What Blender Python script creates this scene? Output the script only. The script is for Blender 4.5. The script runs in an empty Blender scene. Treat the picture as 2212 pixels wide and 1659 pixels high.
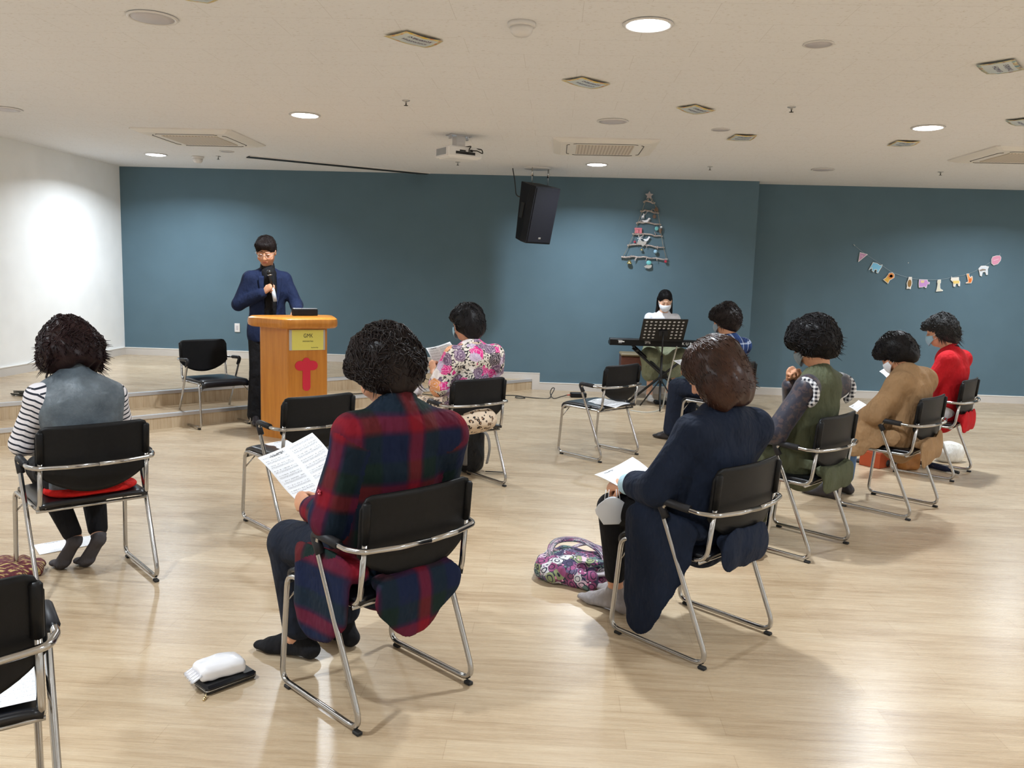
import bpy, math, random
import numpy as np
from mathutils import Matrix, Vector, noise as mnoise

random.seed(7)
SC = bpy.context.scene
COL = SC.collection
R = math.radians

# ------------------------------------------------------------------ camera
EYE = 1.5
def make_camera():
    P, RO, YW = R(7.502), R(1.665), R(-2.792)
    fw = np.array([math.sin(YW)*math.cos(P), math.cos(YW)*math.cos(P), -math.sin(P)])
    rt = np.array([math.cos(YW), -math.sin(YW), 0.0]); up = np.cross(rt, fw)
    r2 = math.cos(RO)*rt + math.sin(RO)*up
    u2 = -math.sin(RO)*rt + math.cos(RO)*up
    cd = bpy.data.cameras.new('camera'); co = bpy.data.objects.new('camera', cd); COL.objects.link(co)
    m = Matrix(((r2[0], u2[0], -fw[0], 0), (r2[1], u2[1], -fw[1], 0), (r2[2], u2[2], -fw[2], EYE), (0, 0, 0, 1)))
    co.matrix_world = m
    cd.sensor_width = 36.0; cd.lens = 1795.0/2212.0*36.0
    cd.clip_start = 0.05; cd.clip_end = 60
    SC.camera = co
make_camera()

# ------------------------------------------------------------------ world, exposure
SC.view_settings.view_transform = 'Standard'
SC.view_settings.look = 'None'
SC.view_settings.gamma = 1.0
SC.view_settings.use_curve_mapping = False
SC.view_settings.exposure = -0.30
W = bpy.data.worlds.new('world'); SC.world = W; W.use_nodes = True
W.node_tree.nodes['Background'].inputs[0].default_value = (0.5, 0.5, 0.5, 1)
W.node_tree.nodes['Background'].inputs[1].default_value = 0.02

# ------------------------------------------------------------------ downlights (the room's own lamps)
CEIL = 2.76
LX = [-4.67, -2.12, 0.415, 2.92, 5.45, 7.98]
LY = [9.64, 7.0, 4.38, 1.76, -0.88, -3.5]
LIT_POWER = 66.0
def lamp_light(x, y, parent):
    ld = bpy.data.lights.new('lamp_beam', 'AREA'); ld.shape = 'DISK'; ld.size = 0.17
    ld.energy = LIT_POWER; ld.color = (0.83, 0.92, 1.0); ld.spread = R(150)
    lo = bpy.data.objects.new('lamp_beam', ld); COL.objects.link(lo)
    lo.parent = parent; lo.location = (0, 0, -0.022)
    return lo

# ------------------------------------------------------------------ object helpers
def tag(o, label=None, cat=None, group=None, kind=None):
    if label: o['label'] = label
    if cat: o['category'] = cat
    if group: o['group'] = group
    if kind: o['kind'] = kind
    return o

def thing(name, label, cat, loc=(0, 0, 0), yaw=0.0, group=None):
    o = bpy.data.objects.new(name, None); COL.objects.link(o)
    o.empty_display_size = 0.1
    o.location = loc; o.rotation_euler = (0, 0, R(yaw))
    return tag(o, label, cat, group)

def children_of(o):
    return [c for c in bpy.data.objects if c.parent == o]

def copy_tree(o, parent=None):
    c = o.copy(); COL.objects.link(c)
    if parent is not None:
        c.parent = parent
    for ch in children_of(o):
        if ch is not c: copy_tree(ch, c)
    return c

def nrm(v):
    v = np.asarray(v, float); return v/(np.linalg.norm(v)+1e-12)

def fillet(pts, rad, seg=6, closed=False):
    """round the corners of a polyline"""
    P = [np.array(p, float) for p in pts]; n = len(P); out = []
    for i in range(n):
        if not closed and i in (0, n-1): out.append(P[i]); continue
        a, b, c = P[i-1], P[i], P[(i+1) % n]
        r = rad[i] if isinstance(rad, (list, tuple)) else rad
        u, v = nrm(a-b), nrm(c-b)
        ang = math.acos(max(-1, min(1, float(u@v))))
        if r <= 0 or ang > 3.1: out.append(b); continue
        t = min(r/math.tan(ang/2), 0.49*np.linalg.norm(a-b), 0.49*np.linalg.norm(c-b))
        p0, p1 = b+u*t, b+v*t
        for k in range(seg+1):
            s = k/seg
            out.append((1-s)**2*p0 + 2*s*(1-s)*b + s*s*p1)
    return out

class MB:
    """collects shapes and links them as one mesh object"""
    def __init__(s): s.v = []; s.f = []; s.p = []; s.n = 0; s.mi = []
    def add(s, v, f, p=None, mi=0):
        v = np.asarray(v, float).reshape(-1, 3)
        s.v.append(v); s.p.append(np.zeros((len(v), 3)) if p is None else np.asarray(p, float))
        for q in f: s.f.append(tuple(int(i)+s.n for i in q)); s.mi.append(mi)
        s.n += len(v); return s
    def box(s, c, h, M=None, bev=0.0, mi=0):
        h = np.array(h, float); c = np.array(c, float)
        if bev <= 0:
            v = np.array([[x, y, z] for x in (-1, 1) for y in (-1, 1) for z in (-1, 1)])*h
            f = [(0, 1, 3, 2), (4, 6, 7, 5), (0, 4, 5, 1), (2, 3, 7, 6), (0, 2, 6, 4), (1, 5, 7, 3)]
        else:
            b = min(bev, h.min()*0.98)
            v = []; f = []
            for x in (-1, 1):
                for y in (-1, 1):
                    for z in (-1, 1):
                        g = np.array([x, y, z])
                        for a in range(3):
                            q = g*(h-b); q[a] = g[a]*h[a]; v.append(q)
            def i(x, y, z, a): return (((x > 0)*2+(y > 0))*2+(z > 0))*3+a
            for a in range(3):
                for sg in (-1, 1):
                    o = [(-1, -1), (1, -1), (1, 1), (-1, 1)]
                    if sg < 0: o = o[::-1]
                    q = []
                    for (m, n_) in o:
                        g = [0, 0, 0]; g[a] = sg; g[(a+1) % 3] = m; g[(a+2) % 3] = n_; q.append(i(*g, a))
                    f.append(q)
            for a in range(3):
                b1, b2 = (a+1) % 3, (a+2) % 3
                for m in (-1, 1):
                    for n_ in (-1, 1):
                        g0 = [0, 0, 0]; g0[a] = -1; g0[b1] = m; g0[b2] = n_; g1 = list(g0); g1[a] = 1
                        q = [i(*g0, b1), i(*g1, b1), i(*g1, b2), i(*g0, b2)]
                        if m*n_ < 0: q = q[::-1]
                        f.append(q)
            for x in (-1, 1):
                for y in (-1, 1):
                    for z in (-1, 1):
                        q = [i(x, y, z, 0), i(x, y, z, 1), i(x, y, z, 2)]
                        if x*y*z < 0: q = q[::-1]
                        f.append(q)
            v = np.array(v)
        if M is not None: v = v @ np.array(M, float).T
        return s.add(v+c, f, mi=mi)
    def tube(s, pts, r, seg=10, caps=True, flat=None, mi=0, closed=False):
        P = [np.array(p, float) for p in pts]; n = len(P)
        rr = r if isinstance(r, (list, tuple, np.ndarray)) else [r]*n
        T = []
        for i in range(n):
            a = P[i-1] if (i > 0 or closed) else P[i]; b = P[(i+1) % n] if (i < n-1 or closed) else P[i]
            T.append(nrm(b-a))
        up = np.array([0, 0, 1.0])
        if abs(T[0]@up) > 0.9: up = np.array([1.0, 0, 0])
        N = nrm(up - T[0]*(up@T[0])); v = []; L = 0; pc = []
        for i in range(n):
            N = nrm(N - T[i]*(N@T[i])); B = np.cross(T[i], N)
            if i: L += np.linalg.norm(P[i]-P[i-1])
            for k in range(seg):
                t = 2*math.pi*k/seg
                fx = 1.0 if flat is None else flat
                v.append(P[i] + rr[i]*(N*math.cos(t)*fx + B*math.sin(t))); pc.append((k/seg, L, 0))
        f = []
        for i in range(n if closed else n-1):
            for k in range(seg):
                a = i*seg+k; b = i*seg+(k+1) % seg; j = ((i+1) % n)*seg
                f.append((a, b, j+(k+1) % seg, j+k))
        if caps and not closed:
            f.append(tuple(range(seg))[::-1]); f.append(tuple((n-1)*seg+k for k in range(seg)))
        return s.add(v, f, pc, mi)
    def lathe(s, prof, c=(0, 0, 0), M=None, seg=32, mi=0):
        v = []; f = []; n = len(prof)
        for (r, z) in prof:
            for k in range(seg):
                t = 2*math.pi*k/seg; v.append((r*math.cos(t), r*math.sin(t), z))
        for i in range(n-1):
            for k in range(seg):
                f.append((i*seg+k, i*seg+(k+1) % seg, (i+1)*seg+(k+1) % seg, (i+1)*seg+k))
        f.append(tuple(range(seg))[::-1]); f.append(tuple((n-1)*seg+k for k in range(seg)))
        v = np.array(v)
        if M is not None: v = v @ np.array(M, float).T
        return s.add(v+np.array(c, float), f, mi=mi)
    def prism(s, poly, z0, z1, M=None, c=(0, 0, 0), mi=0, inset=0.0):
        n = len(poly); P = np.array(poly, float); cen = P.mean(0)
        v = [(x, y, z0) for x, y in P] + [(x, y, z1) for x, y in P]
        f = [tuple(range(n))[::-1], tuple(range(n, 2*n))] + [(i, (i+1) % n, n+(i+1) % n, n+i) for i in range(n)]
        v = np.array(v)
        if M is not None: v = v @ np.array(M, float).T
        return s.add(v+np.array(c, float), f, mi=mi)
    def ball(s, c, r, seg=16, rings=10, M=None, mi=0):
        r = np.array([r]*3 if np.isscalar(r) else r, float)
        v = [(0, 0, -1)]
        for i in range(1, rings):
            a = -math.pi/2+math.pi*i/rings
            for k in range(seg):
                t = 2*math.pi*k/seg; v.append((math.cos(a)*math.cos(t), math.cos(a)*math.sin(t), math.sin(a)))
        v.append((0, 0, 1)); f = []
        for k in range(seg): f.append((0, 1+(k+1) % seg, 1+k))
        for i in range(rings-2):
            for k in range(seg):
                a = 1+i*seg; b = a+seg
                f.append((a+k, a+(k+1) % seg, b+(k+1) % seg, b+k))
        e = 1+(rings-1)*seg; a = 1+(rings-2)*seg
        for k in range(seg): f.append((a+k, a+(k+1) % seg, e))
        v = np.array(v)*r
        if M is not None: v = v @ np.array(M, float).T
        return s.add(v+np.array(c, float), f, mi=mi)
    def grid(s, fn, nu, nv, th=0.002, mi=0, uv=None):
        """fn(u,v)->point ; closed thin sheet of thickness th"""
        G = np.array([[fn(i/nu, j/nv) for j in range(nv+1)] for i in range(nu+1)], float)
        du = np.gradient(G, axis=0); dv = np.gradient(G, axis=1)
        N = np.cross(du, dv); N /= np.linalg.norm(N, axis=2, keepdims=True)+1e-12
        A = (G+N*th/2).reshape(-1, 3); B = (G-N*th/2).reshape(-1, 3); m = nv+1; k0 = len(A)
        uvs = np.array([[(i/nu, j/nv, 0) for j in range(nv+1)] for i in range(nu+1)], float).reshape(-1, 3)
        if uv is not None: uvs = np.array([uv(u, v) for u, v, _ in uvs])
        uvb = uvs.copy(); f = []
        for i in range(nu):
            for j in range(nv):
                a, b, c, d = i*m+j, (i+1)*m+j, (i+1)*m+j+1, i*m+j+1
                f.append((a, b, c, d)); f.append((k0+d, k0+c, k0+b, k0+a))
        for i in range(nu):
            a, b = i*m, (i+1)*m; f.append((b, a, k0+a, k0+b))
            a, b = i*m+nv, (i+1)*m+nv; f.append((a, b, k0+b, k0+a))
        for j in range(nv):
            a, b = j, j+1; f.append((a, b, k0+b, k0+a))
            a, b = nu*m+j, nu*m+j+1; f.append((b, a, k0+a, k0+b))
        return s.add(np.vstack([A, B]), f, np.vstack([uvs, uvb]), mi)
    def build(s, name, mat, parent=None, smooth=True, kind=None, attr=False, autosmooth=None):
        V = np.vstack(s.v); me = bpy.data.meshes.new(name)
        nf = len(s.f); tot = np.array([len(q) for q in s.f], np.int32)
        me.vertices.add(len(V)); me.vertices.foreach_set('co', V.astype(np.float32).ravel())
        loops = np.concatenate([np.array(q, np.int32) for q in s.f]) if nf < 4000 else np.array([i for q in s.f for i in q], np.int32)
        me.loops.add(len(loops)); me.loops.foreach_set('vertex_index', loops)
        me.polygons.add(nf); st = np.zeros(nf, np.int32); st[1:] = np.cumsum(tot)[:-1]
        me.polygons.foreach_set('loop_start', st); me.polygons.foreach_set('loop_total', tot)
        mats = mat if isinstance(mat, (list, tuple)) else [mat]
        for m in mats: me.materials.append(m)
        me.polygons.foreach_set('material_index', np.array(s.mi, np.int32))
        me.update(calc_edges=True)
        me.polygons.foreach_set('use_smooth', np.full(nf, bool(smooth)))
        if attr:
            a = me.attributes.new('P', 'FLOAT_VECTOR', 'POINT'); a.data.foreach_set('vector', np.vstack(s.p).astype(np.float32).ravel())
        me.validate()
        if smooth and autosmooth is not None:
            me.set_sharp_from_angle(angle=R(autosmooth))
        o = bpy.data.objects.new(name, me); COL.objects.link(o)
        if parent is not None: o.parent = parent
        if kind: o['kind'] = kind
        return o

def text_obj(name, txt, size, mat, parent, M, loc, extrude=0.0006, align='CENTER', sx=1.0):
    cu = bpy.data.curves.new(name, 'FONT'); cu.body = txt; cu.size = size; cu.extrude = extrude
    cu.align_x = align; cu.align_y = 'CENTER'
    t = bpy.data.objects.new(name+'_tmp', cu); COL.objects.link(t)
    dg = bpy.context.evaluated_depsgraph_get(); me = bpy.data.meshes.new_from_object(t.evaluated_get(dg))
    bpy.data.objects.remove(t)
    me.materials.clear(); me.materials.append(mat)
    m3 = Matrix(M).to_4x4() if not isinstance(M, Matrix) else M.to_4x4()
    me.transform(Matrix.Translation(loc) @ m3 @ Matrix.Diagonal((sx, 1, 1, 1)))
    o = bpy.data.objects.new(name, me); COL.objects.link(o)
    if parent is not None: o.parent = parent
    return o
def cols(x, y, z):
    """3x3 matrix from column axes"""
    return np.array([nrm(x), nrm(y), nrm(z)]).T
def rotz(a): c, s = math.cos(R(a)), math.sin(R(a)); return np.array([[c, -s, 0], [s, c, 0], [0, 0, 1.0]])
def rotx(a): c, s = math.cos(R(a)), math.sin(R(a)); return np.array([[1, 0, 0], [0, c, -s], [0, s, c]])
def roty(a): c, s = math.cos(R(a)), math.sin(R(a)); return np.array([[c, 0, s], [0, 1, 0], [-s, 0, c]])

# ------------------------------------------------------------------ materials
def s2l(c):
    return tuple((x/12.92 if x <= 0.04045 else ((x+0.055)/1.055)**2.4) for x in c)
def rgb(r, g, b): return s2l((r/255, g/255, b/255))
class NT:
    def __init__(s, name):
        s.m = bpy.data.materials.new(name); s.m.use_nodes = True; s.t = s.m.node_tree
        s.b = s.t.nodes['Principled BSDF']
    def n(s, typ, props=None, **inp):
        nd = s.t.nodes.new(typ)
        for k, v in (props or {}).items(): setattr(nd, k, v)
        for k, v in inp.items():
            k = int(k[1:]) if k[0] == '_' and k[1:].isdigit() else k.replace('_', ' ')
            s.set(nd.inputs[k], v)
        return nd
    def set(s, sock, v):
        if isinstance(v, bpy.types.NodeSocket): s.t.links.new(v, sock)
        elif isinstance(v, bpy.types.Node): s.t.links.new(v.outputs[0], sock)
        else:
            if sock.type == 'RGBA' and len(v) == 3: v = (*v, 1)
            sock.default_value = v
    def bs(s, **k):
        for a, v in k.items(): s.set(s.b.inputs[a.replace('_', ' ')], v)
        return s
    def math(s, op, a, b=0.0, c=None):
        nd = s.n('ShaderNodeMath', dict(operation=op)); s.set(nd.inputs[0], a); s.set(nd.inputs[1], b)
        if c is not None: s.set(nd.inputs[2], c)
        return nd.outputs[0]
    def mix(s, f, a, b, mode='MIX'):
        nd = s.n('ShaderNodeMix', dict(data_type='RGBA', blend_type=mode)); s.set(nd.inputs[0], f)
        s.set(nd.inputs[6], a); s.set(nd.inputs[7], b); return nd.outputs[2]
    def ramp(s, f, stops, interp='LINEAR'):
        nd = s.n('ShaderNodeValToRGB'); cr = nd.color_ramp; cr.interpolation = interp; s.set(nd.inputs[0], f)
        while len(cr.elements) < len(stops): cr.elements.new(0.5)
        for e, (p, c) in zip(cr.elements, stops):
            e.position = p; e.color = (*c, 1) if len(c) == 3 else c
        return nd.outputs[0]
    def obj(s): return s.n('ShaderNodeTexCoord').outputs['Object']
    def gen(s): return s.n('ShaderNodeTexCoord').outputs['Generated']
    def P(s): return s.n('ShaderNodeAttribute', dict(attribute_name='P')).outputs['Vector']
    def xyz(s, v):
        nd = s.n('ShaderNodeSeparateXYZ'); s.set(nd.inputs[0], v); return nd.outputs
    def map(s, v, scale=(1, 1, 1), loc=(0, 0, 0), rot=(0, 0, 0)):
        nd = s.n('ShaderNodeMapping'); s.set(nd.inputs[0], v); nd.inputs[1].default_value = loc
        nd.inputs[2].default_value = rot; nd.inputs[3].default_value = scale; return nd.outputs[0]
    def noise(s, v, scale=5.0, detail=3.0, rough=0.5, out=0):
        nd = s.n('ShaderNodeTexNoise'); s.set(nd.inputs['Vector'], v); nd.inputs['Scale'].default_value = scale
        nd.inputs['Detail'].default_value = detail; nd.inputs['Roughness'].default_value = rough; return nd.outputs[out]
    def vor(s, v, scale=5.0, feature='F1', out='Distance', rnd=1.0):
        nd = s.n('ShaderNodeTexVoronoi', dict(feature=feature)); s.set(nd.inputs['Vector'], v)
        nd.inputs['Scale'].default_value = scale; nd.inputs['Randomness'].default_value = rnd; return nd.outputs[out]
    def bump(s, h, st=0.3, dist=0.01):
        nd = s.n('ShaderNodeBump'); s.set(nd.inputs['Height'], h); nd.inputs['Strength'].default_value = st
        nd.inputs['Distance'].default_value = dist; s.set(s.b.inputs['Normal'], nd.outputs[0]); return nd

def M(name, col, rough=0.5, metal=0.0, spec=None, noise=None, bump=None, coat=0.0, sheen=0.0, trans=0.0, alpha=1.0):
    t = NT(name); c = col
    if noise:
        sc, amt = noise
        nz = t.noise(t.obj(), sc, 4)
        d = tuple(x*(1-amt) for x in col); e = tuple(min(1, x*(1+amt)) for x in col)
        c = t.ramp(nz, [(0.3, d), (0.7, e)])
    t.bs(Base_Color=c, Roughness=rough, Metallic=metal)
    if spec is not None: t.bs(Specular_IOR_Level=spec)
    if coat: t.bs(Coat_Weight=coat, Coat_Roughness=0.15)
    if sheen: t.bs(Sheen_Weight=sheen, Sheen_Roughness=0.5)
    if trans: t.bs(Transmission_Weight=trans)
    if alpha < 1: t.bs(Alpha=alpha)
    if bump:
        sc, st, ds = bump; t.bump(t.noise(t.obj(), sc, 4), st, ds)
    return t.m
def cloth(name, col, sheen=0.0, fold=0.6, var=0.12, weave=900.0, rough=0.85):
    """fabric: fine weave plus soft wrinkles"""
    t = NT(name)
    nz = t.noise(t.obj(), 9, 3)
    c = t.ramp(nz, [(0.3, tuple(x*(1-var) for x in col)), (0.7, tuple(min(1, x*(1+var)) for x in col))])
    t.bs(Base_Color=c, Roughness=rough, Specular_IOR_Level=0.25)
    if sheen: t.bs(Sheen_Weight=sheen)
    cloth_bump(t, fold, weave)
    return t.m
def cloth_bump(t, fold=0.6, weave=900.0):
    v = t.map(t.obj(), (1, 1, 0.55))
    a = t.noise(v, 11, 3, 0.55); b = t.noise(t.obj(), weave, 1)
    h = t.math('ADD', t.math('MULTIPLY', a, 1.0), t.math('MULTIPLY', b, 0.015))
    t.bump(h, min(1.0, fold*1.4), 0.045)
# ------------------------------------------------------------------ room shell
WL, WY, WY2, CX = -5.78, 10.91, 11.21, 2.53     # left wall, stage wall, recessed wall, corner
BACK, RIGHT = -5.5, 8.6
def mat_floor():
    t = NT('oak_floor')
    o = t.obj()
    br = t.n('ShaderNodeTexBrick', dict(offset=0.37)); t.set(br.inputs['Vector'], t.map(o, (1, 1, 1), (0.3, 0.02, 0)))
    br.inputs['Scale'].default_value = 1.0; br.inputs['Brick Width'].default_value = 0.92; br.inputs['Row Height'].default_value = 0.115
    br.inputs['Mortar Size'].default_value = 0.0012; br.inputs['Mortar Smooth'].default_value = 0.3; br.inputs['Bias'].default_value = 0.0
    br.inputs['Color1'].default_value = (0.30, 0.30, 0.30, 1); br.inputs['Color2'].default_value = (0.70, 0.70, 0.70, 1); br.inputs['Mortar'].default_value = (0.12, 0.12, 0.12, 1)
    g = t.noise(t.map(o, (0.9, 11, 1)), 3.2, 5, 0.6)
    g2 = t.noise(t.map(o, (1.2, 60, 1)), 4.0, 4, 0.6)
    bl = t.noise(t.map(o, (0.8, 2.4, 1)), 1.6, 2, 0.5)
    f = t.math('ADD', t.math('MULTIPLY', br.outputs['Color'], 0.20), t.math('ADD', t.math('MULTIPLY', g, 0.42), t.math('ADD', t.math('MULTIPLY', g2, 0.22), t.math('MULTIPLY', bl, 0.32))))
    c = t.ramp(f, [(0.30, rgb(138, 113, 86)), (0.46, rgb(168, 144, 115)), (0.58, rgb(185, 163, 134)), (0.74, rgb(200, 181, 153))])
    c = t.mix(t.math('MULTIPLY', br.outputs['Fac'], 0.22), c, rgb(120, 92, 62))
    rg = t.math('ADD', 0.20, t.math('MULTIPLY', g2, 0.16))
    t.bs(Base_Color=c, Roughness=rg, Specular_IOR_Level=0.5)
    t.bump(t.math('ADD', t.math('MULTIPLY', g2, 0.6), t.math('MULTIPLY', bl, 2.2)), 0.10, 0.004)
    return t.m
def mat_ceiling():
    t = NT('ceiling_board'); o = t.obj()
    br = t.n('ShaderNodeTexBrick', dict(offset=0.5)); t.set(br.inputs['Vector'], t.map(o, (1, 1, 1), (-0.085, 0.05, 0)))
    br.inputs['Scale'].default_value = 1.0; br.inputs['Brick Width'].default_value = 0.63; br.inputs['Row Height'].default_value = 0.315
    br.inputs['Mortar Size'].default_value = 0.0016; br.inputs['Mortar Smooth'].default_value = 0.6
    fl = t.noise(t.map(o, (38, 120, 1)), 1.0, 3, 0.6)
    c = t.ramp(fl, [(0.0, rgb(176, 170, 164)), (0.33, rgb(214, 210, 205)), (0.38, rgb(234, 234, 236)), (1.0, rgb(238, 238, 239))])
    c = t.mix(t.math('MULTIPLY', br.outputs['Fac'], 0.30), c, rgb(150, 140, 125))
    t.bs(Base_Color=c, Roughness=0.9, Specular_IOR_Level=0.2)
    t.bump(fl, 0.15, 0.003)
    return t.m
def mat_paint(name, col, sc=260):
    t = NT(name); o = t.obj()
    nz = t.noise(o, 3.0, 2)
    c = t.ramp(nz, [(0.3, tuple(x*0.97 for x in col)), (0.7, tuple(min(1, x*1.03) for x in col))])
    t.bs(Base_Color=c, Roughness=0.75, Specular_IOR_Level=0.3)
    t.bump(t.noise(o, sc, 2), 0.12, 0.002)
    return t.m
m_floor = mat_floor(); m_ceil = mat_ceiling()
m_blue = mat_paint('blue_wall_paint', rgb(90, 114, 127)); m_white = mat_paint('white_wallpaper', rgb(244, 244, 243))
m_skirt = M('skirting_paint', rgb(206, 200, 194), 0.45); m_skirtlip = M('skirting_top_paint', rgb(240, 238, 234), 0.35)
m_alu = M('aluminium_nosing', rgb(205, 207, 212), 0.35, 0.75)

def struct(o): o['kind'] = 'structure'; return o
def slab(name, c, h, mat, bev=0): return struct(MB().box(c, h, bev=bev).build(name, mat, smooth=False))
slab('floor', ((WL+RIGHT)/2, (BACK+11.4)/2, -0.05), ((RIGHT-WL)/2+0.2, (11.4-BACK)/2+0.2, 0.05), m_floor)
slab('ceiling', ((WL+RIGHT)/2, (BACK+11.4)/2, CEIL+0.05), ((RIGHT-WL)/2+0.2, (11.4-BACK)/2+0.2, 0.05), m_ceil)
slab('wall_left', (WL-0.1, (BACK+WY)/2, CEIL/2), (0.1, (WY-BACK)/2+0.1, CEIL/2), m_white)
b = MB(); b.box(((WL+CX)/2-0.1, WY+0.25, CEIL/2), ((CX-WL)/2+0.1, 0.25, CEIL/2)); struct(b.build('wall_back', m_blue, smooth=False))
b = MB(); b.box(((CX+RIGHT)/2+0.1, WY2+0.1, CEIL/2), ((RIGHT-CX)/2+0.1, 0.1, CEIL/2)); struct(b.build('wall_recess', m_blue, smooth=False))
slab('wall_right', (RIGHT+0.1, (BACK+WY2)/2, CEIL/2), (0.1, (WY2-BACK)/2+0.2, CEIL/2), m_white)
slab('wall_front', ((WL+RIGHT)/2, BACK-0.1, CEIL/2), ((RIGHT-WL)/2, 0.1, CEIL/2), m_white)

# stage corner: two steps running diagonally across the corner of the room
E0 = np.array([-3.64, 7.27]); E1 = np.array([-0.27, 10.908])          # foot of the first riser
dirE = nrm(E1-E0); nE = np.array([-dirE[1], dirE[0]])                  # into the stage
def edge_pts(off):
    """where the step edge shifted by off meets the left wall and the stage wall"""
    p = E0+nE*off
    a = p+dirE*((WL-p[0])/dirE[0]); c = p+dirE*((WY-p[1])/dirE[1]); return a, c
def step_block(name, off, z0, z1):
    a, c = edge_pts(off)
    poly = [(WL, a[1]), (c[0], WY), (WL, WY)]
    o = MB().prism(poly, z0, z1).build(name, m_floor, smooth=False); struct(o)
    q = edge_pts(off-0.006); r_ = edge_pts(off+0.045)
    nz = MB()
    nz.prism([tuple(q[0]+dirE*0.01), tuple(q[1]-dirE*0.012), tuple(r_[1]-dirE*0.012), tuple(r_[0]+dirE*0.01)], z1-0.028, z1+0.003)
    struct(nz.build('trim_'+('1' if z0 == 0 else '2'), m_alu, smooth=False))
    return a, c
SH1, SH2 = 0.135, 0.28
OFF2 = 0.46
step_block('floor_step', 0.0, 0.0, SH1)
step_block('floor_stage', OFF2, 0.0, SH2)
# skirting boards
def skirt(name, x0, y0, x1, y1, z, nx, ny, h=0.1):
    b = MB(); cx, cy = (x0+x1)/2, (y0+y1)/2; lx, ly = abs(x1-x0)/2, abs(y1-y0)/2
    t = 0.008
    b.box((cx+nx*t, cy+ny*t, z+h/2), (max(lx, t), max(ly, t), h/2))
    b.box((cx+nx*(t+0.002), cy+ny*(t+0.002), z+h-0.004), (max(lx, t+0.002), max(ly, t+0.002), 0.005), mi=1)
    return struct(b.build(name, [m_skirt, m_skirtlip], smooth=False))
a1, c1 = edge_pts(0.0); a2, c2 = edge_pts(OFF2)
skirt('baseboard_back', c1[0]+0.1, WY, CX, WY, 0, 0, -1)
skirt('baseboard_recess', CX, WY2, RIGHT, WY2, 0, 0, -1)
skirt('baseboard_left', WL, BACK, WL, a1[1]-0.1, 0, 1, 0)
skirt('baseboard_stage_left', WL, a2[1], WL, WY, SH2, 1, 0)
skirt('baseboard_stage_back', WL, WY, c2[0]+0.015, WY, SH2, 0, -1)
b = MB()                                                               # stepped skirting at the end of the steps
x2, x1 = c2[0], c1[0]
b.prism([(x2, SH1), (x1, SH1), (x1, 0), (x1+0.1, 0), (x1+0.1, SH1+0.09), (x2+0.075, SH1+0.09), (x2+0.075, SH2+0.1), (x2, SH2+0.1)], -0.016, 0.0, M=np.array([[1, 0, 0], [0, 0, 1], [0, 1, 0]]), c=(0, WY, 0))
struct(b.build('baseboard_steps', m_skirt, smooth=False))
b = MB()
b.box(((x1+x2+0.175)/2, WY-0.01, SH1+0.086), ((x1+0.1-x2-0.075)/2, 0.01, 0.004))
b.box((x2+0.0375+0.004, WY-0.01, SH2+0.096), (0.036, 0.01, 0.004))
struct(b.build('trim_3', m_skirtlip, smooth=False))

# ------------------------------------------------------------------ ceiling fixtures
m_trim = M('white_plastic', rgb(225, 222, 220), 0.35)
m_off = M('unlit_diffuser', rgb(196, 192, 196), 0.4)
def mat_lit():
    t = NT('lit_diffuser'); t.bs(Base_Color=(1, 1, 1), Emission_Color=(0.93, 0.97, 1.0), Emission_Strength=26.0); return t.m
m_lit = mat_lit()
def downlight(x, y, lit, label, group):
    t = thing('downlight', label, 'ceiling light', (x, y, CEIL), 0, group)
    MB().lathe([(0.118, 0.0), (0.128, -0.004), (0.122, -0.010), (0.108, -0.010), (0.106, 0.0)], seg=40).build('trim_ring', m_trim, t)
    MB().lathe([(0.106, 0.0), (0.106, -0.008), (0.08, -0.014), (0.0001, -0.018)], seg=40).build('diffuser', m_lit if lit else m_off, t)
    if lit: lamp_light(x, y, t)
    return t
LABL = {(2, 2): 'large lit round downlight nearest the viewer, top centre right',
        (1, 1): 'lit round downlight between the left air conditioner and the largest yellow-edged card',
        (0, 0): 'lit round downlight in the far left corner beside the white wall',
        (2, 0): 'lit round downlight just behind the middle air conditioner panel',
        (3, 1): 'lit round downlight on the right, between the two right-hand cards',
        (1, 2): 'large unlit round downlight at the upper left of the ceiling',
        (0, 1): 'unlit round downlight at the far left edge of the ceiling',
        (2, 1): 'unlit round downlight above the middle air conditioner panel',
        (3, 0): 'unlit round downlight close to the recessed blue wall'}
COLN = ['leftmost column', 'second column', 'third column', 'fourth column', 'fifth column', 'rightmost column']
ROWN = ['row by the stage wall', 'second row', 'third row', 'row above the viewer', 'first row behind the viewer', 'last row']
for i, x in enumerate(LX):
    for j, y in enumerate(LY):
        lit = (i+j) % 2 == 0
        if (i, j) in LABL: downlight(x, y, lit, LABL[(i, j)], 'lit ceiling downlights' if lit else 'unlit ceiling downlights')
        elif lit and i < 6:
            downlight(x, y, True, 'lit round downlight outside the photo, '+COLN[i]+', '+ROWN[j], 'lit ceiling downlights')
def small_disc(x, y, label):
    t = thing('ceiling_speaker', label, 'ceiling speaker', (x, y, CEIL), 0, 'small round ceiling speakers')
    MB().lathe([(0.078, 0.0), (0.080, -0.005), (0.070, -0.008), (0.068, -0.004)], seg=32).build('trim_ring', m_trim, t)
    MB().lathe([(0.068, 0.0), (0.068, -0.005), (0.0001, -0.006)], seg=32).build('grille', m_off, t)
small_disc(1.347, 4.685, 'small round grey ceiling disc right of the nearest lit downlight')
small_disc(1.341, 7.295, 'small round grey ceiling disc between two yellow-edged cards')
small_disc(-3.685, 9.271, 'small round grey ceiling disc beside the left air conditioner panel')
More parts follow.
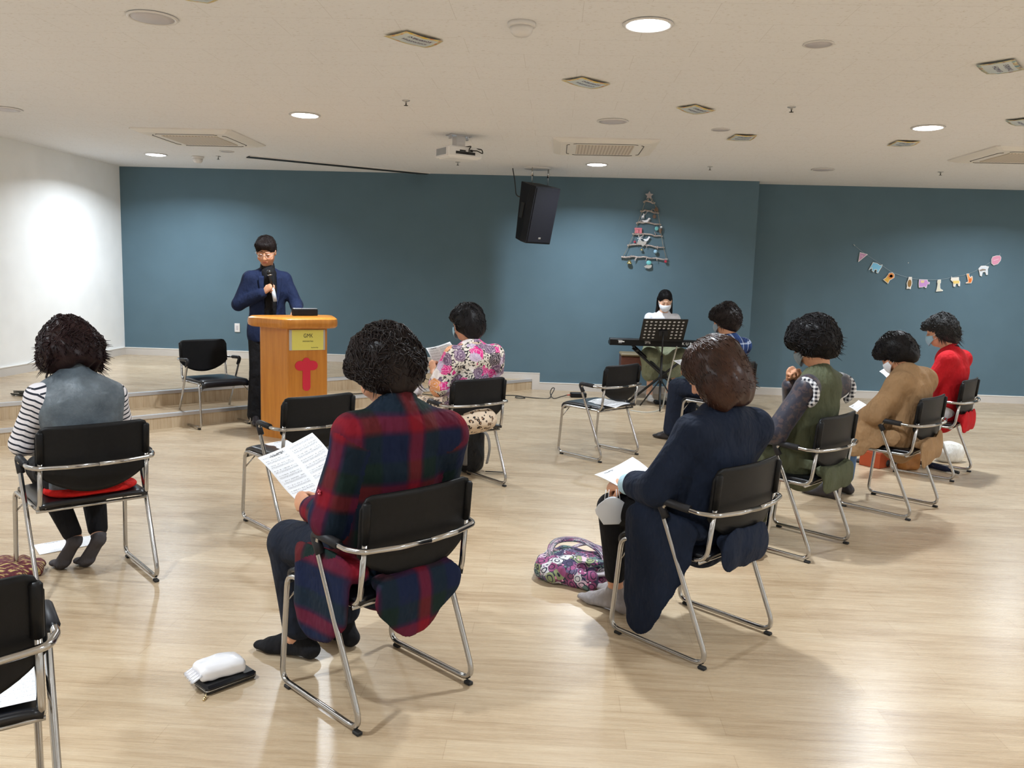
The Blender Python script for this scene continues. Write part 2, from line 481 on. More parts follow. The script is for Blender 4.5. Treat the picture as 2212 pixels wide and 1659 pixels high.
def detector(x, y, label, r=0.055, s=1.0):
    t = thing('smoke_detector', label, 'smoke detector', (x, y, CEIL), 0, 'ceiling detectors')
    MB().lathe([(r*1.15, 0), (r*1.15, -0.018*s), (r*1.0, -0.022*s)], seg=32).build('base', m_trim, t)
    MB().lathe([(r*0.95, -0.02*s), (r*0.9, -0.045*s), (r*0.6, -0.062*s), (0.0001, -0.066*s)], seg=32).build('dome', m_trim, t)
detector(-0.218, 4.393, 'white domed smoke detector at the top centre of the ceiling', 0.062)
detector(-4.223, 9.751, 'white domed detector behind the left air conditioner panel', 0.06, 1.2)
m_steel = M('brushed_steel', (0.55, 0.55, 0.56), 0.3, 1.0); m_dark = M('dark_metal', (0.03, 0.03, 0.03), 0.4, 0.6)
for k, (x, y, l) in enumerate([(-1.159, 6.346, 'left of the projector, nearer the viewer'), (1.658, 6.316, 'in the middle of the right half of the ceiling'), (-1.169, 9.723, 'behind the projector near the blue wall'),
                (1.677, 9.633, 'near the wall above the twig tree'), (4.194, 9.625, 'near the recessed wall at far right'), (-3.95, 9.68, 'beside the far left downlight')]):
    t = thing('sprinkler_head', 'tiny ceiling sprinkler head '+l, 'sprinkler', (x, y, CEIL), 0, 'ceiling sprinkler heads')
    MB().lathe([(0.03, 0.0), (0.028, -0.004), (0.008, -0.006), (0.008, -0.022), (0.0001, -0.023)], seg=20).build('escutcheon', m_steel, t)
    MB().lathe([(0.004, -0.02), (0.004, -0.034), (0.016, -0.036), (0.016, -0.038), (0.0001, -0.039)], seg=16).build('deflector', m_dark, t)

# air conditioner cassettes
m_ac = M('ac_plastic', rgb(232, 229, 224), 0.5, spec=0.25); m_grille = NT('ac_grille')
gx = m_grille.xyz(m_grille.obj()); gf = m_grille.math('FRACT', m_grille.math('MULTIPLY', gx[0], 32.0))
m_grille.bs(Base_Color=m_grille.ramp(gf, [(0.0, rgb(176, 160, 142)), (0.45, rgb(214, 202, 186)), (0.8, rgb(220, 210, 196)), (1, rgb(180, 164, 148))]), Roughness=0.5); m_grille = m_grille.m
m_gap = M('ac_gap', (0.05, 0.045, 0.04), 0.6)
def cassette(x, y, label):
    t = thing('air_conditioner', label, 'air conditioner', (x, y, CEIL), 0, 'ceiling air conditioner panels')
    S = 0.49
    poly = lambda s, r: [(s-r, -s), (s, -s+r), (s, s-r), (s-r, s), (-s+r, s), (-s, s-r), (-s, -s+r), (-s+r, -s)]
    b = MB(); n = 8
    a, c, d = poly(S, 0.03), poly(S-0.03, 0.03), poly(0.42, 0.02)
    v = [(p[0], p[1], 0) for p in a]+[(p[0], p[1], -0.012) for p in a]+[(p[0], p[1], -0.035) for p in d]
    f = [(i, n+i, n+(i+1) % n, (i+1) % n) for i in range(n)]+[(n+i, 2*n+i, 2*n+(i+1) % n, n+(i+1) % n) for i in range(n)]+[tuple(range(2*n, 3*n))[::-1]]
    b.add(v, f).build('panel', m_ac, t, smooth=False)
    MB().box((0, 0, -0.039), (0.27, 0.27, 0.004), bev=0.002).build('intake_grille', m_grille, t, smooth=False)
    for k in range(4):
        Mz = rotz(90*k)
        g = MB(); g.tube([Mz@np.array(p) for p in fillet([(-0.30, -0.335, -0.036), (-0.27, -0.36, -0.036), (0.27, -0.36, -0.036), (0.30, -0.335, -0.036)], 0.02)], 0.0035, 6)
        o = g.build('louver_slot', m_gap, t)
        b2 = MB().box(Mz@np.array([0, -0.385, -0.033]), (0.27, 0.02, 0.003), M=Mz, bev=0.002); b2.build('louver', m_ac, t, smooth=False)
cassette(-3.55, 8.28, 'square white ceiling air conditioner at left, above the stage')
cassette(0.42, 8.33, 'square white ceiling air conditioner in the middle, left of the cards')
cassette(4.35, 8.27, 'square white ceiling air conditioner cut off by the right edge')

# slot of the recessed projection screen
t = thing('projection_screen_housing', 'long thin black recessed screen slot running diagonally across the ceiling', 'projection screen', ((-3.564-1.72)/2, (9.648+10.88)/2, CEIL), math.degrees(math.atan2(1.27, 1.87)))
MB().box((0, 0, -0.006), (1.13, 0.085, 0.006)).build('slot', M('slot_black', (0.008, 0.008, 0.008), 0.6), t, smooth=False)
b = MB(); b.box((0, 0.089, -0.005), (1.135, 0.004, 0.007)); b.box((0, -0.089, -0.005), (1.135, 0.004, 0.007)); b.build('slot_frame', m_trim, t, smooth=False)

# projector
t = thing('projector', 'white projector hanging from a grey ceiling bracket with black cables', 'projector', (-0.94, 7.86, CEIL), 36)
m_pw = M('projector_white', rgb(236, 236, 236), 0.4); m_pg = M('projector_grille', rgb(168, 172, 176), 0.5)
b = MB(); b.box((0, 0, -0.165), (0.175, 0.13, 0.048), bev=0.012); b.box((0, 0.0, -0.215), (0.15, 0.10, 0.006), bev=0.004); b.build('body', m_pw, t, autosmooth=40)
MB().box((-0.176, 0, -0.165), (0.006, 0.118, 0.043), bev=0.003).build('vent_frame', m_trim, t, smooth=False)
g = MB()
for k in range(14): g.box((-0.183, -0.085+k*0.013, -0.165), (0.002, 0.0042, 0.027))
g.box((-0.1815, 0, -0.165), (0.001, 0.094, 0.031)); g.build('vent_grille', m_pg, t, smooth=False)
b = MB(); b.box((0, 0, -0.006), (0.11, 0.05, 0.006)); b.box((0.0, 0.0, -0.065), (0.045, 0.045, 0.056), bev=0.004); b.box((0.09, 0, -0.02), (0.006, 0.02, 0.02)); b.box((-0.09, 0, -0.02), (0.006, 0.02, 0.02)); b.build('ceiling_bracket', m_steel, t, smooth=False)
b = MB(); b.box((0.0, -0.131, -0.175), (0.1, 0.003, 0.012)); b.box((-0.03, -0.131, -0.155), (0.03, 0.003, 0.006)); b.box((0.06, -0.131, -0.15), (0.015, 0.003, 0.01)); b.build('port_panel', m_dark, t, smooth=False)
m_cable = M('black_cable', (0.012, 0.012, 0.012), 0.5)
MB().tube(fillet([(0.03, -0.14, -0.175), (0.02, -0.16, -0.14), (0.05, -0.15, -0.11), (0.02, -0.03, -0.112), (0, 0, -0.09)], 0.02), 0.005, 8).build('cable', m_cable, t)
MB().tube(fillet([(0.06, -0.14, -0.148), (0.10, -0.17, -0.15), (0.17, -0.16, -0.17), (0.16, -0.15, -0.13), (0.05, -0.06, -0.112), (0, 0, -0.10)], 0.02), 0.005, 8).build('cable', m_cable, t)
MB().lathe([(0.036, 0), (0.036, 0.03), (0.03, 0.034), (0.0001, 0.034)], c=(0.07, 0.128, -0.165), M=cols((1, 0, 0), (0, 0, 1), (0, 1, 0)), seg=24).build('lens', m_dark, t)

# hanging cards
def mat_card(name, border, corner):
    t = NT(name); P = t.xyz(t.P())
    u, v = P[0], P[1]
    eu = t.math('MINIMUM', u, t.math('SUBTRACT', 1.0, u)); ev = t.math('MINIMUM', v, t.math('SUBTRACT', 1.0, v))
    e = t.math('MINIMUM', t.math('MULTIPLY', eu, 1.4), ev)
    inner = t.math('GREATER_THAN', e, 0.11)
    nz = t.noise(t.map(t.P(), (5, 4, 1)), 1.0, 2)
    bc = t.ramp(nz, [(0.35, border), (0.5, rgb(214, 206, 160)), (0.62, corner)])
    c = t.mix(inner, bc, rgb(206, 214, 216))
    row = t.math('MULTIPLY', t.math('COMPARE', t.math('FRACT', t.math('MULTIPLY', t.math('SUBTRACT', v, 0.3), 3.6)), 0.5, 0.26), t.math('COMPARE', v, 0.55, 0.25))
    inx = t.math('COMPARE', u, 0.52, 0.30)
    ink = t.math('GREATER_THAN', t.noise(t.map(t.P(), (26, 22, 1)), 1.0, 2), 0.48)
    mk = t.math('MULTIPLY', row, t.math('MULTIPLY', inx, ink))
    c = t.mix(mk, c, t.ramp(u, [(0.0, rgb(52, 62, 92)), (0.55, rgb(70, 60, 98)), (1.0, rgb(110, 66, 92))]))
    t.bs(Base_Color=c, Roughness=0.35); return t.m
m_cy = mat_card('yellow_card_print', rgb(226, 190, 62), rgb(222, 150, 84)); m_cb = mat_card('blue_card_print', rgb(96, 140, 160), rgb(150, 96, 80))
m_card_back = M('card_edge', rgb(214, 206, 190), 0.5)
def card(q, mat, label):
    q = [np.array(p, float) for p in q]; c = sum(q)/4
    t = thing('hanging_card', label, 'card', (c[0], c[1], CEIL), 0, 'printed cards hung under the ceiling')
    def fn(u, v):
        p = (q[0]*(1-u)+q[3]*u)*(1-v)+(q[1]*(1-u)+q[2]*u)*v
        z = -0.013-0.007*math.sin(math.pi*v)*(0.6+0.4*u)+0.003*math.cos(2*math.pi*u)
        return (p[0]-c[0], p[1]-c[1], z)
    MB().grid(fn, 12, 12, 0.0012, uv=lambda u, v: (u, v, 0)).build('card_sheet', mat, t, attr=True)
    b = MB()
    for (u, v) in ((0.05, 0.5), (0.95, 0.5)):
        p = fn(u, v); b.tube([p, (p[0], p[1], 0)], 0.0007, 5)
    b.build('thread', m_card_back, t)
card([(-0.97, 4.63), (-0.83, 4.53), (-0.66, 4.71), (-0.78, 4.85)], m_cy, 'yellow-edged card with writing hung from the ceiling, largest, upper left of centre')
card([(-0.01, 5.58), (0.12, 5.48), (0.31, 5.66), (0.19, 5.81)], m_cy, 'yellow-edged pale card under the ceiling, just below the nearest lit downlight')
card([(0.84, 6.38), (0.96, 6.26), (1.14, 6.45), (1.0, 6.61)], m_cy, 'yellow-edged card between the small grey disc and the middle air conditioner')
card([(1.48, 7.75), (1.5, 7.47), (1.69, 7.49), (1.69, 7.77)], m_cy, 'small yellow-edged card right of the middle air conditioner panel')
card([(2.94, 7.89), (2.92, 7.61), (3.13, 7.63), (3.15, 7.89)], m_cy, 'faint distant card below the right lit downlight')
card([(2.33, 5.03), (2.47, 4.89), (2.64, 5.11), (2.49, 5.23)], m_cb, 'blue-bordered card with corner pictures at the upper right edge')
card([(-1.86, 4.0), (-1.70, 3.83), (-1.57, 3.98), (-1.72, 4.12)], m_cy, 'yellow and blue card cut off by the top edge at left')
card([(3.32, 6.62), (3.44, 6.50), (3.64, 6.70), (3.50, 6.82)], m_cb, 'blue-bordered card just touching the right edge of the picture')
# ------------------------------------------------------------------ the stacking armchair
m_chrome = M('chrome_tube', (0.48, 0.475, 0.47), 0.17, 1.0)
m_plast = M('black_plastic', (0.006, 0.006, 0.0065), 0.45, spec=0.22, noise=(60, 0.2), bump=(420, 0.15, 0.001))
m_vinyl = M('black_vinyl', (0.006, 0.0065, 0.009), 0.28, spec=0.4, coat=0.15, bump=(120, 0.08, 0.002))
m_arm = M('grey_arm_rubber', (0.018, 0.018, 0.021), 0.5, spec=0.3)
m_foot = M('rubber_foot', (0.01, 0.01, 0.01), 0.7)
TR = 0.0105; HW = 0.247; SZ = 0.425
def back_y(x, z):
    return -0.172-(z-0.45)*0.085-0.030*(1-(x/0.235)**2)
def make_chair():
    t = thing('stacking_armchair', 'x', 'chair')
    path = []
    side = []
    def half(s):
        return [(s*0.262, -0.16, 0.617), (s*0.258, 0.035, 0.628), (s*0.250, -0.235, 0.02), (s*0.247, 0.257, 0.02),
                (s*0.243, 0.222, SZ), (s*0.222, -0.178, SZ-0.008), (s*0.219, -0.203, 0.66)]
    b = MB()
    for s in (-1, 1):
        h = half(s); bar = (s*0.24, -0.222, 0.617)
        pts = [(0, -0.265, 0.617), (s*0.12, -0.256, 0.617), bar] + [h[0]] + h[1:]
        b.tube(fillet(pts, [0, 0.1, 0.05, 0.05, 0.05, 0.05, 0.045, 0.05, 0.06, 0], 7), TR, 10)
    b.tube([(-0.235, 0.19, SZ-0.018), (0.235, 0.19, SZ-0.018)], 0.008, 8)
    b.tube([(-0.232, -0.15, SZ-0.016), (0.232, -0.15, SZ-0.016)], 0.008, 8)
    b.tube(fillet([(-0.242, 0.225, SZ-0.10), (-0.18, 0.2, SZ-0.022)], 0), 0.004, 6)
    b.tube(fillet([(0.242, 0.225, SZ-0.10), (0.18, 0.2, SZ-0.022)], 0), 0.004, 6)
    b.build('frame', m_chrome, t)
    # seat pad with rolled front edge
    def fs(u, v):
        x = (2*u-1)*0.226; y = -0.185+v*0.50; z = SZ+0.016
        ed = 1-abs(2*u-1)**8
        if y > 0.215:
            a = min((y-0.215)/0.040, 2.3); y = 0.215+0.030*math.sin(a); z = SZ+0.016-0.030*(1-math.cos(a))
        z += 0.006*ed*math.sin(math.pi*min(1, v*1.1)) - 0.008*(1-ed)
        return (x, y, z)
    MB().grid(fs, 16, 30, 0.02).build('seat', m_vinyl, t)
    # backrest shell
    def fb(u, v):
        x = 0.236*(2*u-1); ax = abs(x); top = 0.792; r = 0.045
        if ax > 0.236-r: top -= r-math.sqrt(max(0, r*r-(ax-0.236+r)**2))
        bot = 0.590-0.105*(1-(ax/0.236)**2)**0.85
        z = bot+(top-bot)*v
        return (x, back_y(x, z), z)
    bo = MB().grid(fb, 24, 16, 0.011).build('backrest', m_plast, t)
    for s in (-1, 1):
        c = MB(); c.tube([(s*0.219, -0.200, 0.635), (s*0.219, -0.211, 0.765), (s*0.219, -0.211, 0.772)], [0.0155, 0.0155, 0.010], 12)
        so = c.build('post_sleeve', m_plast, bo)
        a = MB(); a.tube(fillet([(s*0.260, -0.115, 0.621), (s*0.258, 0.035, 0.629), (s*0.2555, -0.005, 0.560)], [0, 0.045, 0], 8), 0.0165, 12)
        a.build('armrest', m_arm, t)
        for y in (-0.205, 0.215):
            MB().box((s*0.247, y, 0.0065), (0.011, 0.016, 0.0065), bev=0.003).build('foot_pad', m_foot, t, smooth=False)
    return t
chair0 = make_chair(); chair_used = [False]
GR = 'black stacking armchairs with chrome sled frames'
CHAIRS = {}
def chair(key, x, y, yaw, label):
    c = chair0 if not chair_used[0] else copy_tree(chair0)
    chair_used[0] = True
    c.location = (x, y, 0); c.rotation_euler = (0, 0, R(yaw)); c['label'] = label; c['category'] = 'chair'; c['group'] = GR
    CHAIRS[key] = (x, y, yaw); return c
chair('C2', -.586, 2.829, 49, 'black armchair under the woman in the red plaid shirt')
chair('C1', -2.173, 3.689, 44.3, 'black armchair under the woman in the grey vest and striped sleeves')
chair('C3', -1.466, 4.746, 47, 'empty black armchair in front of the wooden lectern, sheet of music on its seat')
chair('C4', -.636, 5.754, 42.6, 'black armchair under the woman in the pink floral blouse')
chair('C5', .425, 6.984, 47.7, 'empty black armchair in front of the keyboard, one sheet on its seat')
chair('C6', .643, 3.415, 46.3, 'black armchair under the woman in the long navy coat')
chair('C7', 1.424, 4.732, 47.9, 'black armchair under the woman in the olive vest')
chair('C8', 2.337, 5.652, 47.6, 'black armchair under the woman in the tan coat')
chair('C9', 3.128, 6.805, 50.7, 'black armchair under the woman in the red cardigan')
chair('C10', -1.468, 1.80, 38, 'empty black armchair cut off by the lower left corner of the picture')
chair('C11', -3.229, 7.706, 228.6, 'empty black armchair facing the audience beside the stage steps')
chair('C12', 1.52, 7.53, 47.5, 'mostly hidden black armchair under the woman in the blue checked shirt')

def W2(key, p):
    """chair-local point to room point"""
    x, y, a = CHAIRS[key] if isinstance(key, str) else key; c, s = math.cos(R(a)), math.sin(R(a))
    return np.array([x+c*p[0]-s*p[1], y+s*p[0]+c*p[1], p[2]])

# ------------------------------------------------------------------ sheet music
def mat_sheet(name, seed, cols_=2.0):
    t = NT(name); P = t.xyz(t.P()); u, v = P[0], P[1]
    uu = t.math('FRACT', t.math('MULTIPLY', u, cols_)); r = t.math('MULTIPLY', v, 9.0)
    row = t.math('FRACT', r); idx = t.math('FLOOR', r)
    inx = t.math('MULTIPLY', t.math('GREATER_THAN', uu, 0.08), t.math('LESS_THAN', uu, 0.92))
    iny = t.math('MULTIPLY', t.math('GREATER_THAN', v, 0.06), t.math('LESS_THAN', v, 0.95))
    w = t.n('ShaderNodeTexWhiteNoise', dict(noise_dimensions='1D')); t.set(w.inputs['W'], t.math('ADD', idx, seed*7.3))
    staff = t.math('COMPARE', row, 0.35, 0.17)
    lines = t.math('GREATER_THAN', t.math('SINE', t.math('MULTIPLY', row, 110.0)), 0.2)
    notes = t.math('GREATER_THAN', t.noise(t.map(t.P(), (150, 60, 1), (seed, 0, 0)), 1.0, 1), 0.57)
    staff_ink = t.math('MULTIPLY', staff, t.math('ADD', t.math('MULTIPLY', lines, 0.30), t.math('MULTIPLY', notes, 0.5)))
    txt = t.math('COMPARE', row, 0.72, 0.09)
    word = t.math('GREATER_THAN', t.noise(t.map(t.P(), (90, 9, 1), (seed*3, 0, 0)), 1.0, 2), 0.5)
    txt_ink = t.math('MULTIPLY', t.math('MULTIPLY', txt, word), 0.45)
    ink = t.math('MULTIPLY', t.math('MULTIPLY', inx, iny), t.math('ADD', staff_ink, txt_ink))
    ttl = t.math('MULTIPLY', t.math('COMPARE', v, 0.93, 0.025), t.math('COMPARE', u, 0.3, 0.13))
    ttl = t.math('MULTIPLY', ttl, t.math('GREATER_THAN', t.noise(t.map(t.P(), (46, 30, 1)), 1.0, 1), 0.46))
    ink = t.math('MAXIMUM', ink, t.math('MULTIPLY', ttl, 0.85))
    c = t.mix(ink, rgb(243, 245, 250), (0.03, 0.03, 0.035))
    t.bs(Base_Color=c, Roughness=0.75); return t.m
m_sheets = [mat_sheet('printed_music_sheet', k, 2.0 if k < 2 else 1.0) for k in range(3)]
def sheet(key, q, label, bend=0.02, mi=0, twist=0.0, group='printed music sheets'):
    """q: four corners (top-left, top-right, bottom-right, bottom-left) in the chair's frame"""
    q = [W2(key, p) if key else np.array(p, float) for p in q]
    c = sum(q)/4; nn = nrm(np.cross(q[1]-q[0], q[3]-q[0]))
    if nn[2] < 0: nn = -nn
    def fn(u, v):
        p = (q[3]*(1-u)+q[2]*u)*(1-v)+(q[0]*(1-u)+q[1]*u)*v
        return p-c-nn*bend*(math.sin(math.pi*u)*0.8+0.2*math.sin(2*math.pi*v))+nn*twist*(u-.5)*(v-.5)
    b = MB(); b.grid(fn, 14, 14, 0.0008, uv=lambda u, v: (u, v, 0))
    o = b.build('music_sheet', m_sheets[mi], None, attr=True); o.location = c
    return tag(o, label, 'sheet of paper', group)
sheet('C2', [(-0.20, 0.50, 0.79), (0.10, 0.60, 0.835), (0.17, 0.43, 0.675), (-0.13, 0.345, 0.645)], 'large music sheet held up by the woman in the red plaid shirt', 0.018)
sheet('C4', [(-0.095, 0.311, 0.958), (0.139, 0.343, 0.995), (0.157, 0.2, 0.83), (-0.082, 0.177, 0.804)], 'music sheet held at chest height by the woman in the floral blouse', 0.02, 1)
sheet('C6', [(-0.209, 0.416, 0.647), (0.12, 0.47, 0.672), (0.10, 0.262, 0.602), (-0.15, 0.234, 0.588)], 'white sheet on the lap of the woman in the navy coat', 0.012, 2)
sheet('C8', [(-0.03, 0.33, 0.655), (0.20, 0.36, 0.675), (0.20, 0.20, 0.60), (-0.05, 0.18, 0.585)], 'sheet resting on the jeans of the woman in the tan coat', 0.012, 2)
sheet('C9', [(-0.50, 0.325, 0.83), (-0.24, 0.345, 0.855), (-0.17, 0.25, 0.77), (-0.42, 0.235, 0.735)], 'sheet held out by the woman in the red cardigan, seen left of the tan coat', 0.012, 1)
sheet('C12', [(-0.24, 0.36, 0.765), (-0.02, 0.38, 0.775), (-0.02, 0.14, 0.675), (-0.26, 0.13, 0.675)], 'striped-looking sheet held edge-on by the woman in the blue checked shirt', 0.006, 2)
sheet('C3', [(-0.13, 0.20, 0.456), (0.16, 0.20, 0.456), (0.16, -0.06, 0.456), (-0.13, -0.06, 0.456)], 'sheet of music lying on the empty chair in front of the lectern', -0.006, 0)
sheet(None, [(0.30, 6.945, 0.456), (0.456, 7.18, 0.456), (0.655, 6.88, 0.462), (0.515, 6.62, 0.462)], 'sheet of music lying on the empty chair in front of the keyboard', -0.012, 0)
sheet(None, [(-2.723, 4.13, 0.002), (-2.51, 4.33, 0.002), (-2.40, 4.20, 0.002), (-2.60, 3.99, 0.002)], 'music sheet lying on the floor beside the feet of the grey vest woman', -0.0005, 0)
sheet('C10', [(-0.12, 0.22, 0.458), (0.20, 0.20, 0.458), (0.215, -0.10, 0.458), (-0.10, -0.10, 0.458)], 'sheet lying on the seat of the chair in the lower left corner', -0.006, 2)
sheet('C10', [(-0.10, -0.02, 0.464), (0.235, 0.05, 0.464), (0.232, -0.16, 0.462), (-0.10, -0.17, 0.464)], 'second sheet overlapping the other one on the lower left corner chair', -0.004, 1)

# ------------------------------------------------------------------ lectern
def mat_honey():
    t = NT('honey_wood'); o = t.obj()
    g = t.noise(t.map(o, (14, 14, 0.9)), 2.2, 5, 0.6)
    c = t.ramp(g, [(0.25, rgb(176, 106, 28)), (0.5, rgb(194, 124, 40)), (0.75, rgb(208, 140, 54))])
    t.bs(Base_Color=c, Roughness=0.32, Specular_IOR_Level=0.5, Coat_Weight=0.25, Coat_Roughness=0.2); t.bump(g, 0.05, 0.002); return t.m
m_honey = mat_honey()
LA = np.array([-2.30, 7.064]); d32 = np.array([math.cos(R(32)), math.sin(R(32))]); dm = np.array([math.cos(R(-25)), math.sin(R(-25))]); d89 = np.array([math.cos(R(110)), math.sin(R(110))])
LB = LA+0.352*d32; LD = LA-0.34*dm; LC = LB+0.34*d89
lc = (LA+LB+LC+LD)/4
lect = thing('lectern', 'honey-coloured wooden lectern with a yellow sign and a red cross', 'lectern', (lc[0], lc[1], 0))
bk = nrm(np.array([-d32[1], d32[0]]))
foot = [LA-lc, LB-lc, LC-lc+bk*0.02, LD-lc+bk*0.02]
def expand(poly, k):
    n = len(poly); out = []
    for i in range(n):
        a, b_, c = poly[i-1], poly[i], poly[(i+1) % n]
        e1, e2 = nrm(b_-a), nrm(c-b_); n1 = np.array([e1[1], -e1[0]]); n2 = np.array([e2[1], -e2[0]])
        m_ = nrm(n1+n2); out.append(b_+m_*k/max(0.4, float(m_@n1)))
    return out
def round_poly(poly, r, seg=8):
    return [p[:2] for p in fillet([(*p, 0) for p in poly], r, seg, closed=True)]
b = MB(); b.prism(round_poly(foot, 0.03, 5), 0.075, 0.99)
b.build('body', m_honey, lect, autosmooth=35)
MB().prism(round_poly(expand(foot, -0.008), 0.03, 5), 0.0, 0.078).build('plinth', m_honey, lect, autosmooth=35)
b = MB(); rings = [(0.02, 0.985), (0.072, 0.985), (0.088, 1.0), (0.092, 1.03), (0.088, 1.062), (0.07, 1.078), (0.0, 1.08)]
vv = []; base = None
for k, z in rings:
    rp = round_poly(expand(foot, k), 0.10+k*0.3, 9); vv += [(p[0], p[1], z) for p in rp]; nrp = len(rp)
ff = [(i*nrp+j, i*nrp+(j+1) % nrp, (i+1)*nrp+(j+1) % nrp, (i+1)*nrp+j) for i in range(len(rings)-1) for j in range(nrp)]
ff += [tuple(range(nrp))[::-1], tuple((len(rings)-1)*nrp+j for j in range(nrp))]
b.add(vv, ff).build('top', m_honey, lect, autosmooth=40)
nf = np.array([d32[1], -d32[0], 0.0]); xf = np.array([*d32, 0.0]); zf = np.array([0, 0, 1.0])
Mf = cols(xf, zf, nf)         # local x along the panel, y up, z out of it
def onpanel(u, z, out=0.0): return np.array([*(LA-lc+d32*u), z])+nf*out
# front panel, slightly darker inlay
MB().box(onpanel(0.176, 0.56, 0.001), (0.172, 0.40, 0.004), M=Mf, bev=0.002).build('front_panel', m_honey, lect, smooth=False)
m_sign = M('yellow_card', rgb(226, 218, 108), 0.5); m_frame = M('sign_sleeve', rgb(186, 184, 182), 0.3); m_ink = M('dark_ink', (0.03, 0.03, 0.02), 0.6)
sg = MB(); sg.box(onpanel(0.171, 0.882, 0.009), (0.158, 0.090, 0.004), M=Mf, bev=0.002); sgn = sg.build('sign', m_frame, lect, smooth=False)
sgn['label'] = 'yellow paper sign in a clear sleeve'
MB().box(onpanel(0.174, 0.882, 0.0135), (0.138, 0.088, 0.001), M=Mf).build('sign_paper', m_sign, sgn, smooth=False)
text_obj('sign_text', 'GMK', 0.050, m_ink, sgn, Mf, Vector(onpanel(0.178, 0.918, 0.0148)), sx=0.78)
text_obj('sign_subtitle', 'ministries', 0.024, m_ink, sgn, Mf, Vector(onpanel(0.175, 0.872, 0.0148)), sx=1.0)
text_obj('sign_small_print', 'leadership', 0.016, m_ink, sgn, Mf, Vector(onpanel(0.235, 0.815, 0.0148)), sx=0.95)
m_red = M('red_felt', rgb(206, 28, 58), 0.6)
cr = []
def arc(cx, cy, r, a0, a1, n=8): return [(cx+r*math.cos(R(a0+(a1-a0)*k/n)), cy+r*math.sin(R(a0+(a1-a0)*k/n))) for k in range(n+1)]
w = 0.034; hb = 0.042
cr += arc(0.163, 0.433+w, w, 180, 360) + [(0.163+w, 0.656-hb)] + arc(0.163+0.092-0.034, 0.656, hb, -80, 80) + [(0.163+w, 0.656+hb)] + arc(0.163, 0.728-w, w*0.95, 0, 180) + [(0.163-w, 0.656+hb)] + arc(0.163-0.092+0.034, 0.656, hb, 100, 260) + [(0.163-w, 0.656-hb)]
b = MB(); b.prism([(u, z) for u, z in cr], 0.006, 0.013, M=Mf, c=(*(LA-lc), 0)); co = b.build('cross', m_red, lect, smooth=False); co['label'] = 'red cross with rounded arms'
# black tablet stand on the lectern top
t = thing('desk_microphone_box', 'small black box standing on the right of the lectern top', 'box', (-2.24, 7.37, 1.08), 30)
MB().box((0, 0, 0.032), (0.112, 0.03, 0.031), bev=0.006).build('housing', m_plast, t, autosmooth=40)
MB().box((0, -0.002, 0.065), (0.108, 0.026, 0.002), bev=0.001).build('top_plate', m_steel, t, smooth=False)

# ------------------------------------------------------------------ loudspeaker on the ceiling
m_spk = M('speaker_black', (0.007, 0.007, 0.010), 0.55, spec=0.25, bump=(500, 0.2, 0.001)); m_spg = M('speaker_grille', (0.006, 0.006, 0.009), 0.5, spec=0.25, bump=(900, 0.5, 0.001))
spk = thing('loudspeaker', 'black loudspeaker hanging tilted from the ceiling in front of the blue wall', 'loudspeaker', (-0.285, 10.12, CEIL))
fa = R(42); fdir = np.array([math.sin(fa), -math.cos(fa), 0]); pt = R(14)
fz = nrm(fdir*math.cos(pt)+np.array([0, 0, -math.sin(pt)])); ux = np.array([math.cos(fa), math.sin(fa), 0]); uz = np.cross(ux, -fz)*1.0
uz = nrm(np.cross(fz, -ux)); 
if uz[2] < 0: uz = -uz
Ms = cols(ux, -fz, uz); sc_ = np.array([0.0, 0.0, 2.235-CEIL])
prof = [(-0.19, -0.165), (0.19, -0.165), (0.19, -0.06), (0.14, 0.175), (-0.14, 0.175), (-0.19, -0.06)]
b = MB()
v = []
for z, k in ((-0.335, 0.94), (-0.33, 1.0), (0.33, 1.0), (0.335, 0.97)):
    for (x, y) in prof:
        yy = y
        if z < 0 and y > 0: yy = y*0.55
        v.append((x*k, yy*k, z))
n = 6; ff = [(i*n+j, i*n+(j+1) % n, (i+1)*n+(j+1) % n, (i+1)*n+j) for i in range(3) for j in range(n)]+[tuple(range(n))[::-1], tuple(range(3*n, 4*n))]
v = [Ms@np.array(q)+sc_ for q in v]
b.add(v, ff).build('cabinet', m_spk, spk, smooth=False)
MB().box(Ms@np.array([0, -0.168, 0.0])+sc_, (0.178, 0.006, 0.318), M=Ms, bev=0.005).build('front_grille', m_spg, spk, autosmooth=40)
MB().box(Ms@np.array([0.0, -0.176, -0.265])+sc_, (0.018, 0.002, 0.010), M=Ms, bev=0.002).build('badge', m_steel, spk, smooth=False)
MB().box(Ms@np.array([-0.176, 0.03, 0.02])+sc_, (0.006, 0.03, 0.09), M=Ms, bev=0.004).build('side_handle', m_dark, spk, smooth=False)
for sx in (-0.12, 0.13):
    top = Ms@np.array([sx, 0.0, 0.33])+sc_
    MB().tube([top, (top[0], top[1], 0)], 0.004, 8).build('suspension_wire', m_steel, spk)
    MB().tube([(top[0], top[1], -0.11), (top[0], top[1], -0.05), (top[0], top[1], -0.0)], [0.015, 0.010, 0.006], 12).build('turnbuckle', m_chrome, spk)
p0 = Ms@np.array([-0.1, 0.15, 0.15])+sc_
MB().tube(fillet([p0, p0+np.array([-0.08, 0.03, 0.02]), (p0[0]-0.10, p0[1]+0.03, -0.15), (p0[0]-0.13, p0[1]+0.04, 0)], 0.06), 0.006, 8).build('cable', m_cable, spk)
MB().lathe([(0.16, 0), (0.16, -0.008), (0.0001, -0.012)], c=(0.02, 0.0, 0), seg=32).build('ceiling_plate', m_trim, spk)

